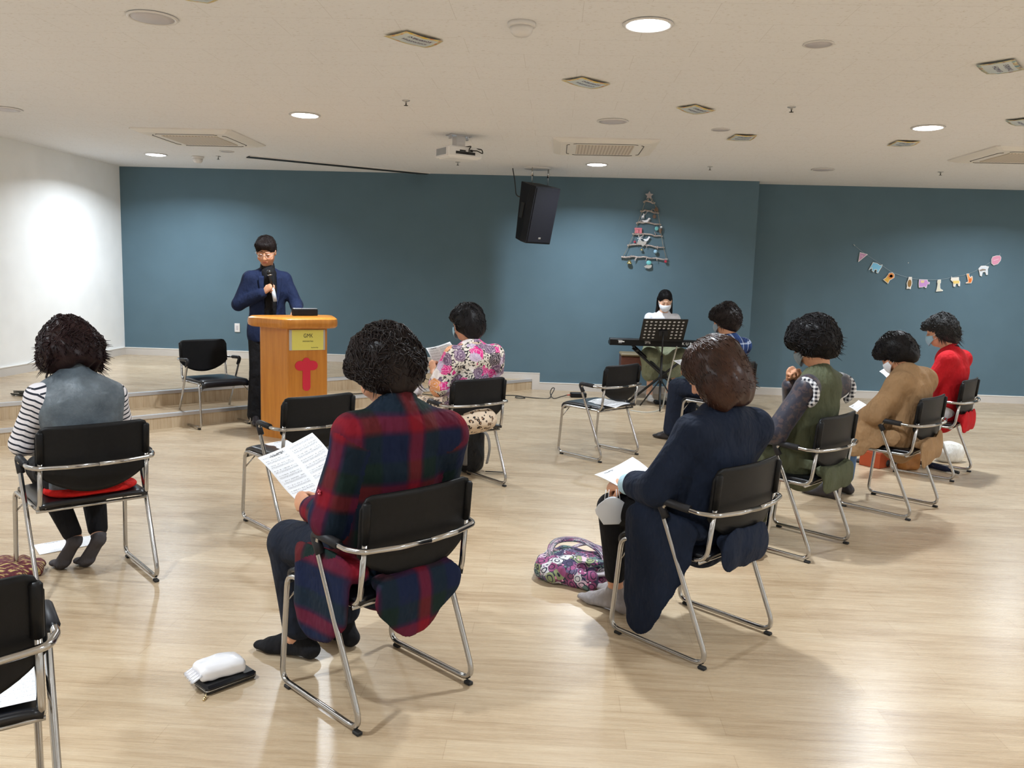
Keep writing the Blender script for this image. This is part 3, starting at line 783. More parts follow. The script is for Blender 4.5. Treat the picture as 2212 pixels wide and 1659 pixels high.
# power outlet on the stage wall
t = thing('wall_outlet', 'white wall outlet on the blue wall left of the man', 'outlet', (-4.229, WY, 0.69))
MB().box((0, -0.006, 0), (0.036, 0.006, 0.058), bev=0.004).build('cover_plate', m_trim, t, smooth=False)
MB().box((0, -0.013, 0), (0.016, 0.002, 0.03), bev=0.002).build('socket_face', m_off, t, smooth=False)

# ------------------------------------------------------------------ keyboard corner
kb = thing('electric_keyboard', 'long black electric keyboard with white lettering on its back panel', 'keyboard', (1.315, 9.95, 0))
prof = [(-0.15, 0.712), (0.15, 0.712), (0.15, 0.745), (0.05, 0.755), (0.0, 0.79), (-0.14, 0.795), (-0.152, 0.78)]
b = MB(); b.prism(prof, -0.655, 0.655, M=np.array([[0, 0, 1], [1, 0, 0], [0, 1, 0]]))
b.build('case', m_plast, kb, smooth=False)
m_key = M('white_keys', rgb(225, 225, 220), 0.3)
b = MB()
for k in range(45): b.box((-0.60+k*0.0267, 0.095, 0.757), (0.0125, 0.058, 0.007), bev=0.001)
b.build('white_keys', m_key, kb, smooth=False)
b = MB()
for k in range(44):
    if k % 7 not in (2, 6): b.box((-0.5865+k*0.0267, 0.065, 0.768), (0.006, 0.034, 0.006), bev=0.001)
b.build('black_keys', m_vinyl, kb, smooth=False)
m_print = M('white_print', rgb(235, 235, 235), 0.5)
Mk = cols((1, 0, 0), (0, 0, 1), (0, -1, 0))
text_obj('brand_lettering', 'K U R Z W E I L', 0.046, m_print, kb, Mk, Vector((1.50-1.315, -0.153, 0.752)), align='LEFT', sx=1.0)
text_obj('model_lettering', 'SP76', 0.042, m_print, kb, Mk, Vector((1.10-1.315, -0.153, 0.754)), sx=0.8)
MB().box((-0.52, -0.153, 0.757), (0.034, 0.001, 0.006)).build('label_sticker', m_print, kb, smooth=False)
MB().box((-0.535, -0.153, 0.742), (0.02, 0.001, 0.002)).build('label_sticker', m_print, kb, smooth=False)
MB().box((-0.535, -0.153, 0.771), (0.026, 0.001, 0.002)).build('label_sticker', m_print, kb, smooth=False)
m_blackm = M('black_painted_steel', (0.012, 0.012, 0.013), 0.4, 0.3)
st = thing('keyboard_stand', 'black X-shaped stand carrying the keyboard', 'keyboard stand', (1.315, 9.95, 0))
for s in (-1, 1):
    b = MB()
    for off in ((-0.018, 0.018) if s > 0 else (0.0,)):
        a = np.array([-s*0.37, off+0.06*s, 0.69]); c = np.array([s*0.40, off+0.06*s, 0.03])
        b.tube([a+np.array([0, 0, off]), c+np.array([0, 0, off])], 0.014, 8)
    b.tube([(-s*0.37, -0.14, 0.698), (-s*0.37, 0.16, 0.698)], 0.013, 8)
    b.tube([(s*0.40, -0.19, 0.02), (s*0.40, 0.22, 0.02)], 0.016, 8)
    b.build('crossed_leg', m_blackm, st)
    for y in (-0.19, 0.22): MB().tube([(s*0.40, y-0.02*np.sign(y)*-1, 0.02), (s*0.40, y+0.025*np.sign(y), 0.02)], 0.02, 10).build('rubber_foot', m_foot, st)
MB().lathe([(0.035, -0.03), (0.045, -0.02), (0.045, 0.02), (0.0001, 0.03)], c=(0.01, 0, 0.36), M=rotx(90), seg=20).build('pivot_knob', m_foot, st)
MB().ball((-0.32, -0.06, 0.655), 0.02).build('adjust_knob', m_foot, st)
# bench
m_brown = M('brown_leather', rgb(86, 46, 34), 0.4, noise=(30, 0.2)); m_btop = M('bench_top', rgb(126, 112, 86), 0.5)
bn = thing('piano_bench', 'brown piano bench with tan top behind the keyboard', 'bench', (1.30, 10.52, 0))
MB().box((0, 0, 0.445), (0.455, 0.16, 0.09), bev=0.01).build('box', m_brown, bn, autosmooth=40)
MB().box((0, 0, 0.55), (0.46, 0.17, 0.017), bev=0.012).build('seat_top', m_btop, bn, autosmooth=40)
for sx in (-1, 1):
    for sy in (-1, 1): MB().box((sx*0.42, sy*0.13, 0.185), (0.022, 0.022, 0.185), bev=0.004).build('leg', m_brown, bn, smooth=False)
# music stand: perforated desk
ms = thing('music_stand', 'black perforated orchestra music stand in front of the keyboard', 'music stand', (1.25, 9.62, 0))
bm_ = MB()
ang = R(38)
def desk(u, v, w_=0.0):
    """u,v in 0..1 across and up the desk"""
    x = (u-0.5)*0.50; d = v*0.34
    return np.array([x, 0.13-d*math.sin(ang)+w_*math.cos(ang), 0.785+d*math.cos(ang)*0.97+w_*math.sin(ang)])+np.array([0.0+d*0.045, 0, x*0.015])
cells_u, cells_v = 9, 6
N8 = 12
def hole_cell(u0, u1, v0, v1, hole):
    cu, cv = (u0+u1)/2, (v0+v1)/2; V = []; 
    outer = []
    for k in range(N8):
        a = 2*math.pi*(k+0.5)/N8; x, y = math.cos(a), math.sin(a); m_ = max(abs(x), abs(y))
        outer.append((cu+(u1-u0)/2*x/m_, cv+(v1-v0)/2*y/m_))
    inner = [(cu+(u1-u0)*0.29*math.cos(2*math.pi*(k+0.5)/N8), cv+(v1-v0)*0.27*math.sin(2*math.pi*(k+0.5)/N8)) for k in range(N8)]
    # corner points first
    cor = [(u0, v0), (u1, v0), (u1, v1), (u0, v1)]
    if not hole:
        V = [desk(*c_) for c_ in cor]+[desk(*c_, 0.002) for c_ in cor]
        bm_.add(V, [(3, 2, 1, 0), (4, 5, 6, 7)]); return
    V = [desk(*o_) for o_ in outer]+[desk(*i_) for i_ in inner]+[desk(*o_, 0.002) for o_ in outer]+[desk(*i_, 0.002) for i_ in inner]+[desk(*c_) for c_ in cor]+[desk(*c_, 0.002) for c_ in cor]
    F_ = []
    for k in range(N8):
        j = (k+1) % N8
        F_.append((j, k, N8+k, N8+j)); F_.append((2*N8+k, 2*N8+j, 3*N8+j, 3*N8+k)); F_.append((N8+k, 3*N8+k, 3*N8+j, N8+j))
    # fill the four corner triangles
    for q, (cx_, cy_) in enumerate([(-1, -1), (1, -1), (1, 1), (-1, 1)]):
        k0 = {0: 7, 1: 10, 2: 1, 3: 4}[q]
        F_.append((4*N8+q, k0 % N8, (k0+1) % N8)); F_.append((4*N8+4+q, 2*N8+(k0+1) % N8, 2*N8+k0 % N8))
    bm_.add(V, F_)
mu, mv = 0.035, 0.05
for i in range(cells_u):
    for j in range(cells_v):
        u0 = mu+(1-2*mu)*i/cells_u; u1 = mu+(1-2*mu)*(i+1)/cells_u; v0 = mv+(1-2*mv)*j/cells_v; v1 = mv+(1-2*mv)*(j+1)/cells_v
        hole_cell(u0, u1, v0, v1, not (j < 3 and 3 <= i <= 5))
for (u0, u1, v0, v1) in ((0, mu, 0, 1), (1-mu, 1, 0, 1), (mu, 1-mu, 0, mv), (mu, 1-mu, 1-mv, 1)): hole_cell(u0, u1, v0, v1, False)
bm_.build('desk', m_blackm, ms, smooth=False)
b = MB()
for (p, q) in (((0, 0), (1, 0)), ((1, 0), (1, 1)), ((1, 1), (0, 1)), ((0, 1), (0, 0))): b.tube([desk(*p, 0.001), desk(*q, 0.001)], 0.005, 8)
b.grid(lambda u, v: desk(u, 0.0, 0.0)+np.array([0, 0.05*v, 0.03*v]), 2, 2, 0.003); b.build('desk_rim', m_blackm, ms)
b = MB(); b.tube([(0, 0, 0.10), (0, 0, 0.62)], 0.014, 10); b.tube([(0, 0, 0.6), (0.003, 0.005, 0.90)], 0.009, 10); b.build('pole', m_blackm, ms)
MB().tube([(0, 0, 0.30), (0, 0, 0.36)], 0.024, 12).build('leg_hub', m_foot, ms)
MB().box((0.005, 0.03, 0.88), (0.05, 0.02, 0.04), bev=0.01).build('tilt_clamp', m_blackm, ms, smooth=False)
for k, a in enumerate((265, 25, 145)):
    dx, dy = math.cos(R(a)), math.sin(R(a))
    MB().tube(fillet([(dx*0.015, dy*0.015, 0.33), (dx*0.17, dy*0.17, 0.12), (dx*0.25, dy*0.25, 0.012)], 0.05), 0.009, 8).build('leg', m_blackm, ms)
b = MB(); qq = [desk(0.02, 0.08, 0.006), desk(0.98, 0.08, 0.006), desk(0.98, 0.97, 0.006), desk(0.02, 0.97, 0.006)]
b.grid(lambda u, v: (qq[0]*(1-u)+qq[1]*u)*(1-v)+(qq[3]*(1-u)+qq[2]*u)*v, 6, 6, 0.001, uv=lambda u, v: (u, v, 0))
o = b.build('music_sheet', m_sheets[0], None, attr=True); o.location = (1.25, 9.62, 0); tag(o, 'white music sheet resting on the perforated music stand', 'sheet of paper', 'printed music sheets')
# cables and adapter on the floor
ad = thing('power_adapter', 'black power adapter box on the floor at the foot of the blue wall', 'power adapter', (0.33, 10.33, 0), 8)
MB().box((0, 0, 0.03), (0.10, 0.045, 0.03), bev=0.008).build('housing', m_plast, ad, autosmooth=40)
MB().tube([(-0.10, 0, 0.03), (-0.14, 0, 0.025)], 0.008, 8).build('plug', M('orange_plug', rgb(170, 70, 50), 0.5), ad)
def spline(pts, n=12):
    P = [np.array(p, float) for p in pts]; P = [P[0]]+P+[P[-1]]; out = []
    for i in range(1, len(P)-2):
        for k in range(n):
            t_ = k/n; a, b_, c, d = P[i-1], P[i], P[i+1], P[i+2]
            out.append(0.5*((2*b_)+(-a+c)*t_+(2*a-5*b_+4*c-d)*t_*t_+(-a+3*b_-3*c+d)*t_**3))
    out.append(P[-2]); return out
cb = MB(); cb.tube(spline([(-2.3, 8.9, SH1+0.008), (-1.75, 9.25, SH1+0.008), (-1.42, 9.12, SH1+0.012), (-1.28, 9.30, 0.10), (-1.15, 9.55, 0.008), (-0.9, 10.0, 0.006), (-0.56, 10.235, 0.006), (-0.38, 10.2, 0.006),
    (-0.33, 10.06, 0.006), (-0.43, 10.02, 0.012), (-0.42, 10.14, 0.012), (-0.2, 10.1, 0.006), (-0.04, 10.10, 0.006), (0.0, 10.2, 0.05), (0.03, 10.25, 0.11), (0.0, 10.27, 0.11), (-0.02, 10.25, 0.05), (0.02, 10.12, 0.006), (0.12, 10.2, 0.02), (0.19, 10.31, 0.026)]), 0.0055, 6)
tag(cb.build('power_cable', m_cable), 'black cable looping along the floor and over the step to the power adapter', 'cable')
cb = MB(); cb.tube(spline([(0.9, 9.40, 0.004), (1.05, 9.30, 0.004), (1.2, 9.42, 0.004), (1.30, 9.75, 0.004), (1.325, 9.84, 0.02), (1.36, 9.86, 0.25), (1.43, 9.87, 0.60), (1.44, 9.80, 0.70), (1.44, 9.785, 0.72)]), 0.009, 8)
tag(cb.build('white_cable', M('cream_cable', rgb(176, 172, 160), 0.5)), 'cream cable hanging from the keyboard down to the floor beside the music stand', 'cable')
pd = thing('sustain_pedal', 'black pedal and cables on the floor under the keyboard', 'pedal', (1.40, 10.02, 0), 0)
MB().box((0, 0, 0.02), (0.16, 0.07, 0.02), bev=0.008).build('base', m_plast, pd, autosmooth=40)
MB().box((0, 0.03, 0.045), (0.03, 0.05, 0.006), bev=0.004).build('treadle', m_steel, pd, smooth=False)

# ------------------------------------------------------------------ twig tree on the wall
tw = thing('twig_tree', 'wall-hung ladder of bare twigs shaped like a fir tree on the blue wall', 'wall decoration', (1.15, WY-0.03, 0))
def mat_twig():
    t = NT('bare_twig'); nz = t.noise(t.map(t.obj(), (6, 20, 20)), 6, 4)
    t.bs(Base_Color=t.ramp(nz, [(0.3, rgb(120, 104, 96)), (0.55, rgb(186, 174, 168)), (0.8, rgb(210, 202, 198))]), Roughness=0.8); return t.m
m_twig = mat_twig(); m_string = M('jute_string', rgb(150, 140, 122), 0.9)
RUNG = [(2.467, 1.08, 1.227), (2.345, 1.045, 1.285), (2.198, 1.0, 1.318), (2.055, 0.955, 1.345), (1.915, 0.90, 1.375), (1.762, 0.828, 1.425)]
for z, xa, xb in RUNG:
    rr = random.Random(int(z*1000)); n = 9; pts = []
    for k in range(n):
        u = k/(n-1); pts.append((xa+(xb-xa)*u-1.15, rr.uniform(-0.004, 0.004), z+rr.uniform(-0.007, 0.007)+0.012*math.sin(u*5)))
    b = MB(); b.tube(spline(pts, 4), [0.0125*(1-0.35*i/((n-1)*4)) for i in range((n-1)*4+1)], 7)
    for _ in range(2+int((xb-xa)*6)):
        u = rr.uniform(0.1, 0.9); x = xa+(xb-xa)*u-1.15; sg_ = rr.choice((-1, 1))
        b.tube([(x, -0.004, z), (x+rr.uniform(-0.03, 0.03), -0.012, z+sg_*rr.uniform(0.025, 0.05))], [0.006, 0.003], 6)
    b.build('twig', m_twig, tw)
b = MB()
for s in (0, 1):
    b.tube([(1.15-1.15, -0.012, 2.52)]+[((r[1]+0.02 if s == 0 else r[2]-0.02)-1.15, -0.013, r[0]) for r in RUNG], 0.003, 6)
b.build('string', m_string, tw)
def ornament(name, label, cat, x, z, fn, mat, y=-0.03, hang=0.02, parts=None):
    t = thing(name, label, cat, (x, WY-0.035, z), 0, 'ornaments on the twig tree')
    b = MB(); fn(b); b.build('shape', mat, t, autosmooth=50)
    if hang: MB().tube([(0, 0.0, hang), (0, 0.0, hang+0.035)], 0.0012, 5).build('loop', m_string, t)
    return t
def flat(poly, th=0.008):
    MX = np.array([[1, 0, 0], [0, 0, -1], [0, 1, 0.0]])
    return lambda b: b.prism(poly, 0, th, M=MX)
star = [(0.052*(1 if k % 2 == 0 else 0.5)*math.sin(math.pi*k/5), 0.052*(1 if k % 2 == 0 else 0.5)*math.cos(math.pi*k/5)) for k in range(10)][::-1]
m_star = M('whitewashed_wood', rgb(168, 160, 160), 0.8, noise=(60, 0.15)); m_ow = M('ornament_white', rgb(232, 234, 240), 0.5); m_opk = M('ornament_pink', rgb(206, 120, 132), 0.6)
m_obl = M('ornament_blue', rgb(150, 190, 214), 0.3); m_oteal = M('ornament_teal', rgb(110, 186, 190), 0.4); m_ogold = M('ornament_gold', rgb(190, 176, 120), 0.2, 0.8); m_ored = M('ornament_red', rgb(178, 52, 72), 0.2, coat=0.5)
m_obr = M('ornament_brown', rgb(120, 98, 84), 0.8); m_ogr = M('ornament_grey', rgb(176, 172, 166), 0.7, noise=(80, 0.2))
ornament('star_ornament', 'grey wooden star at the very top of the twig tree', 'star', 1.147, 2.548, flat([(x*1.05, z*1.05) for x, z in star], 0.014), m_star, hang=0)
bird = [(-0.05, 0.012), (-0.02, -0.008), (0.012, -0.014), (0.034, 0.0), (0.05, 0.026), (0.066, 0.03), (0.052, 0.045), (0.036, 0.044), (0.026, 0.026), (0.0, 0.014)]
ornament('bird_ornament', 'white bird perched on the third twig from the top', 'ornament', 1.115, 2.222, flat(bird), m_ow, hang=0)
ornament('bird_ornament', 'white bird hanging above the fifth twig, right of the heart', 'ornament', 1.135, 1.985, flat([(x*0.8, z*1.1) for x, z in bird]), m_ow)
ornament('deer_ornament', 'small white deer above the third twig at left', 'ornament', 1.078, 2.285, flat([(-0.012, -0.03), (-0.004, -0.03), (-0.002, -0.012), (0.01, -0.012), (0.012, -0.03), (0.018, -0.03), (0.018, 0.002), (0.02, 0.03), (0.008, 0.034), (0.006, 0.012), (-0.014, 0.006)]), m_ow)
ornament('house_ornament', 'pink wooden house shape standing on the fourth twig', 'ornament', 1.03, 2.105, lambda b: (b.box((0, 0, 0.022), (0.048, 0.012, 0.012), bev=0.004), b.box((0.03, 0, -0.012), (0.018, 0.011, 0.024), bev=0.003), b.box((-0.032, 0, -0.012), (0.014, 0.009, 0.024), bev=0.003), b.box((-0.006, 0, -0.012), (0.012, 0.006, 0.022))), m_opk, hang=0)
heart = [(0.04*math.sin(a)**3, 0.036*(13*math.cos(a)-5*math.cos(2*a)-2*math.cos(3*a)-math.cos(4*a))/16) for a in [2*math.pi*k/28 for k in range(28)]][::-1]
ornament('heart_ornament', 'whitish wooden heart in the middle above the fifth twig', 'ornament', 1.098, 1.945, flat([(x*1.1, z*1.15) for x, z in heart], 0.012), m_ogr)
ornament('disc_ornament', 'grey round disc left behind the heart', 'ornament', 1.058, 1.955, lambda b: b.ball((0, 0, 0), (0.03, 0.01, 0.03)), m_ogr)
def flake(b):
    for k in range(3):
        c_, s_ = math.cos(math.pi*k/3), math.sin(math.pi*k/3)
        b.tube([(-0.034*c_, -0.003, -0.034*s_), (0.034*c_, -0.003, 0.034*s_)], 0.0042, 6)
ornament('snowflake_ornament', 'white snowflake below the fourth twig', 'ornament', 1.055, 2.005, flake, m_ow)
ornament('ball_ornament', 'pale blue ball hanging below the fifth twig at right', 'ornament', 1.262, 1.845, lambda b: b.ball((0, -0.01, 0), 0.026), m_obl, hang=0.026)
ornament('bell_ornament', 'gold bell hanging at the lower left of the twig tree', 'ornament', 0.935, 1.70, lambda b: b.lathe([(0.03, -0.022), (0.032, -0.012), (0.022, 0.01), (0.012, 0.022), (0.0001, 0.026)], c=(0, -0.01, 0)), m_ogold, hang=0.024)
ornament('ball_ornament', 'large teal and white disc hanging from the middle of the lowest twig', 'ornament', 1.185, 1.70, lambda b: b.ball((0, -0.005, 0), (0.034, 0.014, 0.03)), m_oteal, hang=0.03)
ornament('shell_ornament', 'white and grey striped piece behind the large teal disc', 'ornament', 1.175, 1.66, flat([(-0.05, -0.01), (-0.03, -0.025), (0.01, -0.034), (0.045, -0.02), (0.05, 0.01), (0.0, 0.02)], 0.006), m_ogr, hang=0)
ornament('ball_ornament', 'red ball hanging from the right end of the lowest twig', 'ornament', 1.398, 1.722, lambda b: b.ball((0, -0.008, 0), 0.019), m_ored, hang=0.018)
ornament('ball_ornament', 'small red and white ball on the left above the fifth twig', 'ornament', 0.992, 1.96, lambda b: b.ball((0, -0.008, 0), 0.016), m_ored, hang=0.015)
ornament('disc_ornament', 'light teal disc below the third twig at right', 'ornament', 1.262, 2.135, lambda b: b.ball((0, -0.004, 0), (0.024, 0.008, 0.026)), m_oteal, hang=0.024)
ornament('cone_ornament', 'brown cone figure with a pale top above the fourth twig at right', 'ornament', 1.31, 2.115, lambda b: b.lathe([(0.024, 0.02), (0.02, 0.0), (0.008, -0.04), (0.0001, -0.042)], c=(0, -0.008, 0)), m_obr)
ornament('ball_ornament', 'small pale ball on top of the brown cone figure', 'ornament', 1.318, 2.155, lambda b: b.ball((0, -0.014, 0), 0.014), m_ow, hang=0)
ornament('cone_ornament', 'brown bell-like piece right of the second twig', 'ornament', 1.245, 2.37, lambda b: b.lathe([(0.03, -0.02), (0.024, 0.01), (0.012, 0.03), (0.0001, 0.034)], c=(0, -0.008, 0)), m_obr)
ornament('disc_ornament', 'dark grey lump hanging below the second twig at right', 'ornament', 1.225, 2.285, lambda b: b.ball((0, -0.006, 0), (0.022, 0.010, 0.026)), m_obr, hang=0.02)
ornament('bell_ornament', 'tiny green-gold bell below the fifth twig, left of centre', 'ornament', 1.085, 1.868, lambda b: b.lathe([(0.018, -0.014), (0.018, -0.006), (0.01, 0.01), (0.0001, 0.014)], c=(0, -0.008, 0)), m_ogold, hang=0.012)

# ------------------------------------------------------------------ animal garland
GP = [(3.877, 2.0), (4.007, 1.905), (4.184, 1.80), (4.379, 1.675), (4.622, 1.605), (4.793, 1.592), (4.985, 1.595), (5.197, 1.64), (5.364, 1.685), (5.525, 1.775), (5.693, 1.90), (5.73, 1.956)]
b = MB(); b.tube(spline([(x, WY2-0.016, z) for x, z in GP], 6), 0.0016, 5)
b.tube([(GP[0][0], WY2-0.012, GP[0][1]), (GP[0][0]-0.02, WY2-0.012, GP[0][1]+0.02)], 0.006, 6)
tag(b.build('garland_string', M('garland_thread', rgb(170, 180, 184), 0.7)), 'thin pale string of the animal garland on the recessed wall', 'string')
m_gw = M('card_white', rgb(238, 236, 232), 0.6)
def cutout(name, label, x, z, poly, col, extra=(), rot=0, s=1.0):
    t = thing(name, label, 'paper cut-out', (x, WY2-0.014, z), 0, 'paper cut-outs on the garland')
    Mz = roty(rot)@np.array([[1, 0, 0], [0, 0, -1], [0, 1, 0.0]])
    P = [np.array(p)*0.001*s for p in poly]; c = sum(P)/len(P)
    area = sum(P[i-1][0]*P[i][1]-P[i][0]*P[i-1][1] for i in range(len(P)))
    if area < 0: P = P[::-1]
    MB().prism(P, 0.0, 0.003, M=Mz).build('backing', m_gw, t, smooth=False)
    inner = expand(P, -0.0065)
    MB().prism(inner, 0.003, 0.005, M=Mz).build('printed_face', M(name+'_print', col, 0.6), t, smooth=False)
    for k, (q, c2) in enumerate(extra):
        q = [np.array(p)*0.001*s for p in q]
        a2 = sum(q[i-1][0]*q[i][1]-q[i][0]*q[i-1][1] for i in range(len(q)))
        if a2 < 0: q = q[::-1]
        MB().prism(q, 0.005, 0.0065, M=Mz).build('printed_detail', M(name+'_detail', c2, 0.6), t, smooth=False)
el = lambda cx, cy, rx, ry, n=14: [(cx+rx*math.cos(2*math.pi*k/n), cy+ry*math.sin(2*math.pi*k/n)) for k in range(n)]
cutout('triangle_cutout', 'pink triangle pennant at the left end of the garland', 3.99, 1.865, [(-45, 55), (60, 30), (-55, -75)], rgb(196, 148, 184), [(el(-12, 5, 14, 14), rgb(212, 170, 200))])
cutout('elephant_cutout', 'light blue four-legged animal cut-out, second on the garland', 4.165, 1.725, [(-80, -50), (-55, 60), (0, 62), (45, 45), (75, 62), (72, 20), (60, -15), (50, -62), (25, -62), (20, -25), (-5, -30), (-8, -62), (-38, -50), (-45, -18)], rgb(126, 196, 232), rot=12)
cutout('lion_cutout', 'orange-maned yellow lion cut-out, third on the garland', 4.355, 1.60, [(-25, 60), (15, 75), (50, 55), (58, 15), (30, -15), (10, -30), (0, -80), (-40, -60), (-78, -40), (-50, -8), (-40, 20)], rgb(228, 176, 70), [(el(8, 25, 40, 38), rgb(224, 140, 74)), (el(10, 24, 22, 20), rgb(240, 190, 60))], rot=10)
cutout('bear_cutout', 'brown standing bear cut-out, fourth on the garland', 4.615, 1.545, [(-18, 75), (22, 75), (26, 40), (34, -10), (22, -60), (22, -85), (-6, -78), (-34, -82), (-30, -50), (-38, -10), (-24, 40)], rgb(232, 226, 216), [(el(-2, -10, 24, 50), rgb(146, 110, 58))])
cutout('elephant_cutout', 'purple elephant cut-out with a yellow saddle, fifth on the garland', 4.80, 1.535, [(-70, 55), (40, 55), (45, 30), (72, 22), (68, -5), (45, -5), (35, -52), (15, -50), (8, -35), (-20, -48), (-62, -50), (-70, 0)], rgb(204, 150, 214), [([(-50, 42), (0, 42), (-5, 12), (-45, 12)], rgb(232, 206, 160))])
cutout('meerkat_cutout', 'narrow cream animal cut-out, sixth on the garland', 4.99, 1.52, [(-22, 75), (20, 75), (22, 35), (14, 20), (22, -40), (60, -62), (55, -72), (-30, -82), (-22, -40), (-18, 20), (-26, 40)], rgb(222, 218, 196))
cutout('goat_cutout', 'yellow and white four-legged cut-out, seventh on the garland', 5.195, 1.575, [(-55, 70), (-45, 50), (40, 60), (45, 20), (62, 0), (65, -58), (42, -55), (32, -25), (12, -30), (5, -68), (-22, -62), (-28, -10), (-62, 20)], rgb(238, 232, 220), [([(-35, 10), (45, 15), (50, -20), (-20, -28)], rgb(240, 210, 120))])
cutout('squirrel_cutout', 'orange squirrel-like cut-out, eighth on the garland', 5.365, 1.615, [(-40, 68), (-5, 70), (0, 40), (20, 20), (25, 40), (40, 35), (48, -5), (35, -55), (-38, -60), (-35, -48), (-10, -35), (-22, 10), (-32, 35)], rgb(240, 160, 90), [(el(12, -20, 18, 26), rgb(226, 112, 40))])
cutout('sheep_cutout', 'white sheep cut-out, ninth on the garland', 5.53, 1.72, [(-60, 30), (-30, 68), (20, 72), (72, 60), (60, 25), (68, -45), (45, -48), (30, -10), (0, -15), (-8, -68), (-32, -62), (-45, -10)], rgb(226, 232, 240), [([(-48, 12), (-10, 30), (30, 25), (36, 10), (0, 5), (-30, -5)], rgb(150, 136, 124))])
cutout('oval_cutout', 'pink rounded tag at the right end of the garland', 5.68, 1.865, [(-60, 10), (-45, 45), (0, 60), (45, 62), (65, 35), (60, -5), (30, -50), (-20, -68), (-52, -45)], rgb(232, 158, 186), [([(-30, -10), (30, 12), (30, 20), (-30, -2)], rgb(245, 210, 222))])
dd = MB().ball((4.58, WY2-0.003, 1.80), 0.006, 8, 6); tag(dd.build('wall_sticker_remnant', m_gw), 'tiny white speck on the recessed wall above the garland', 'sticker')
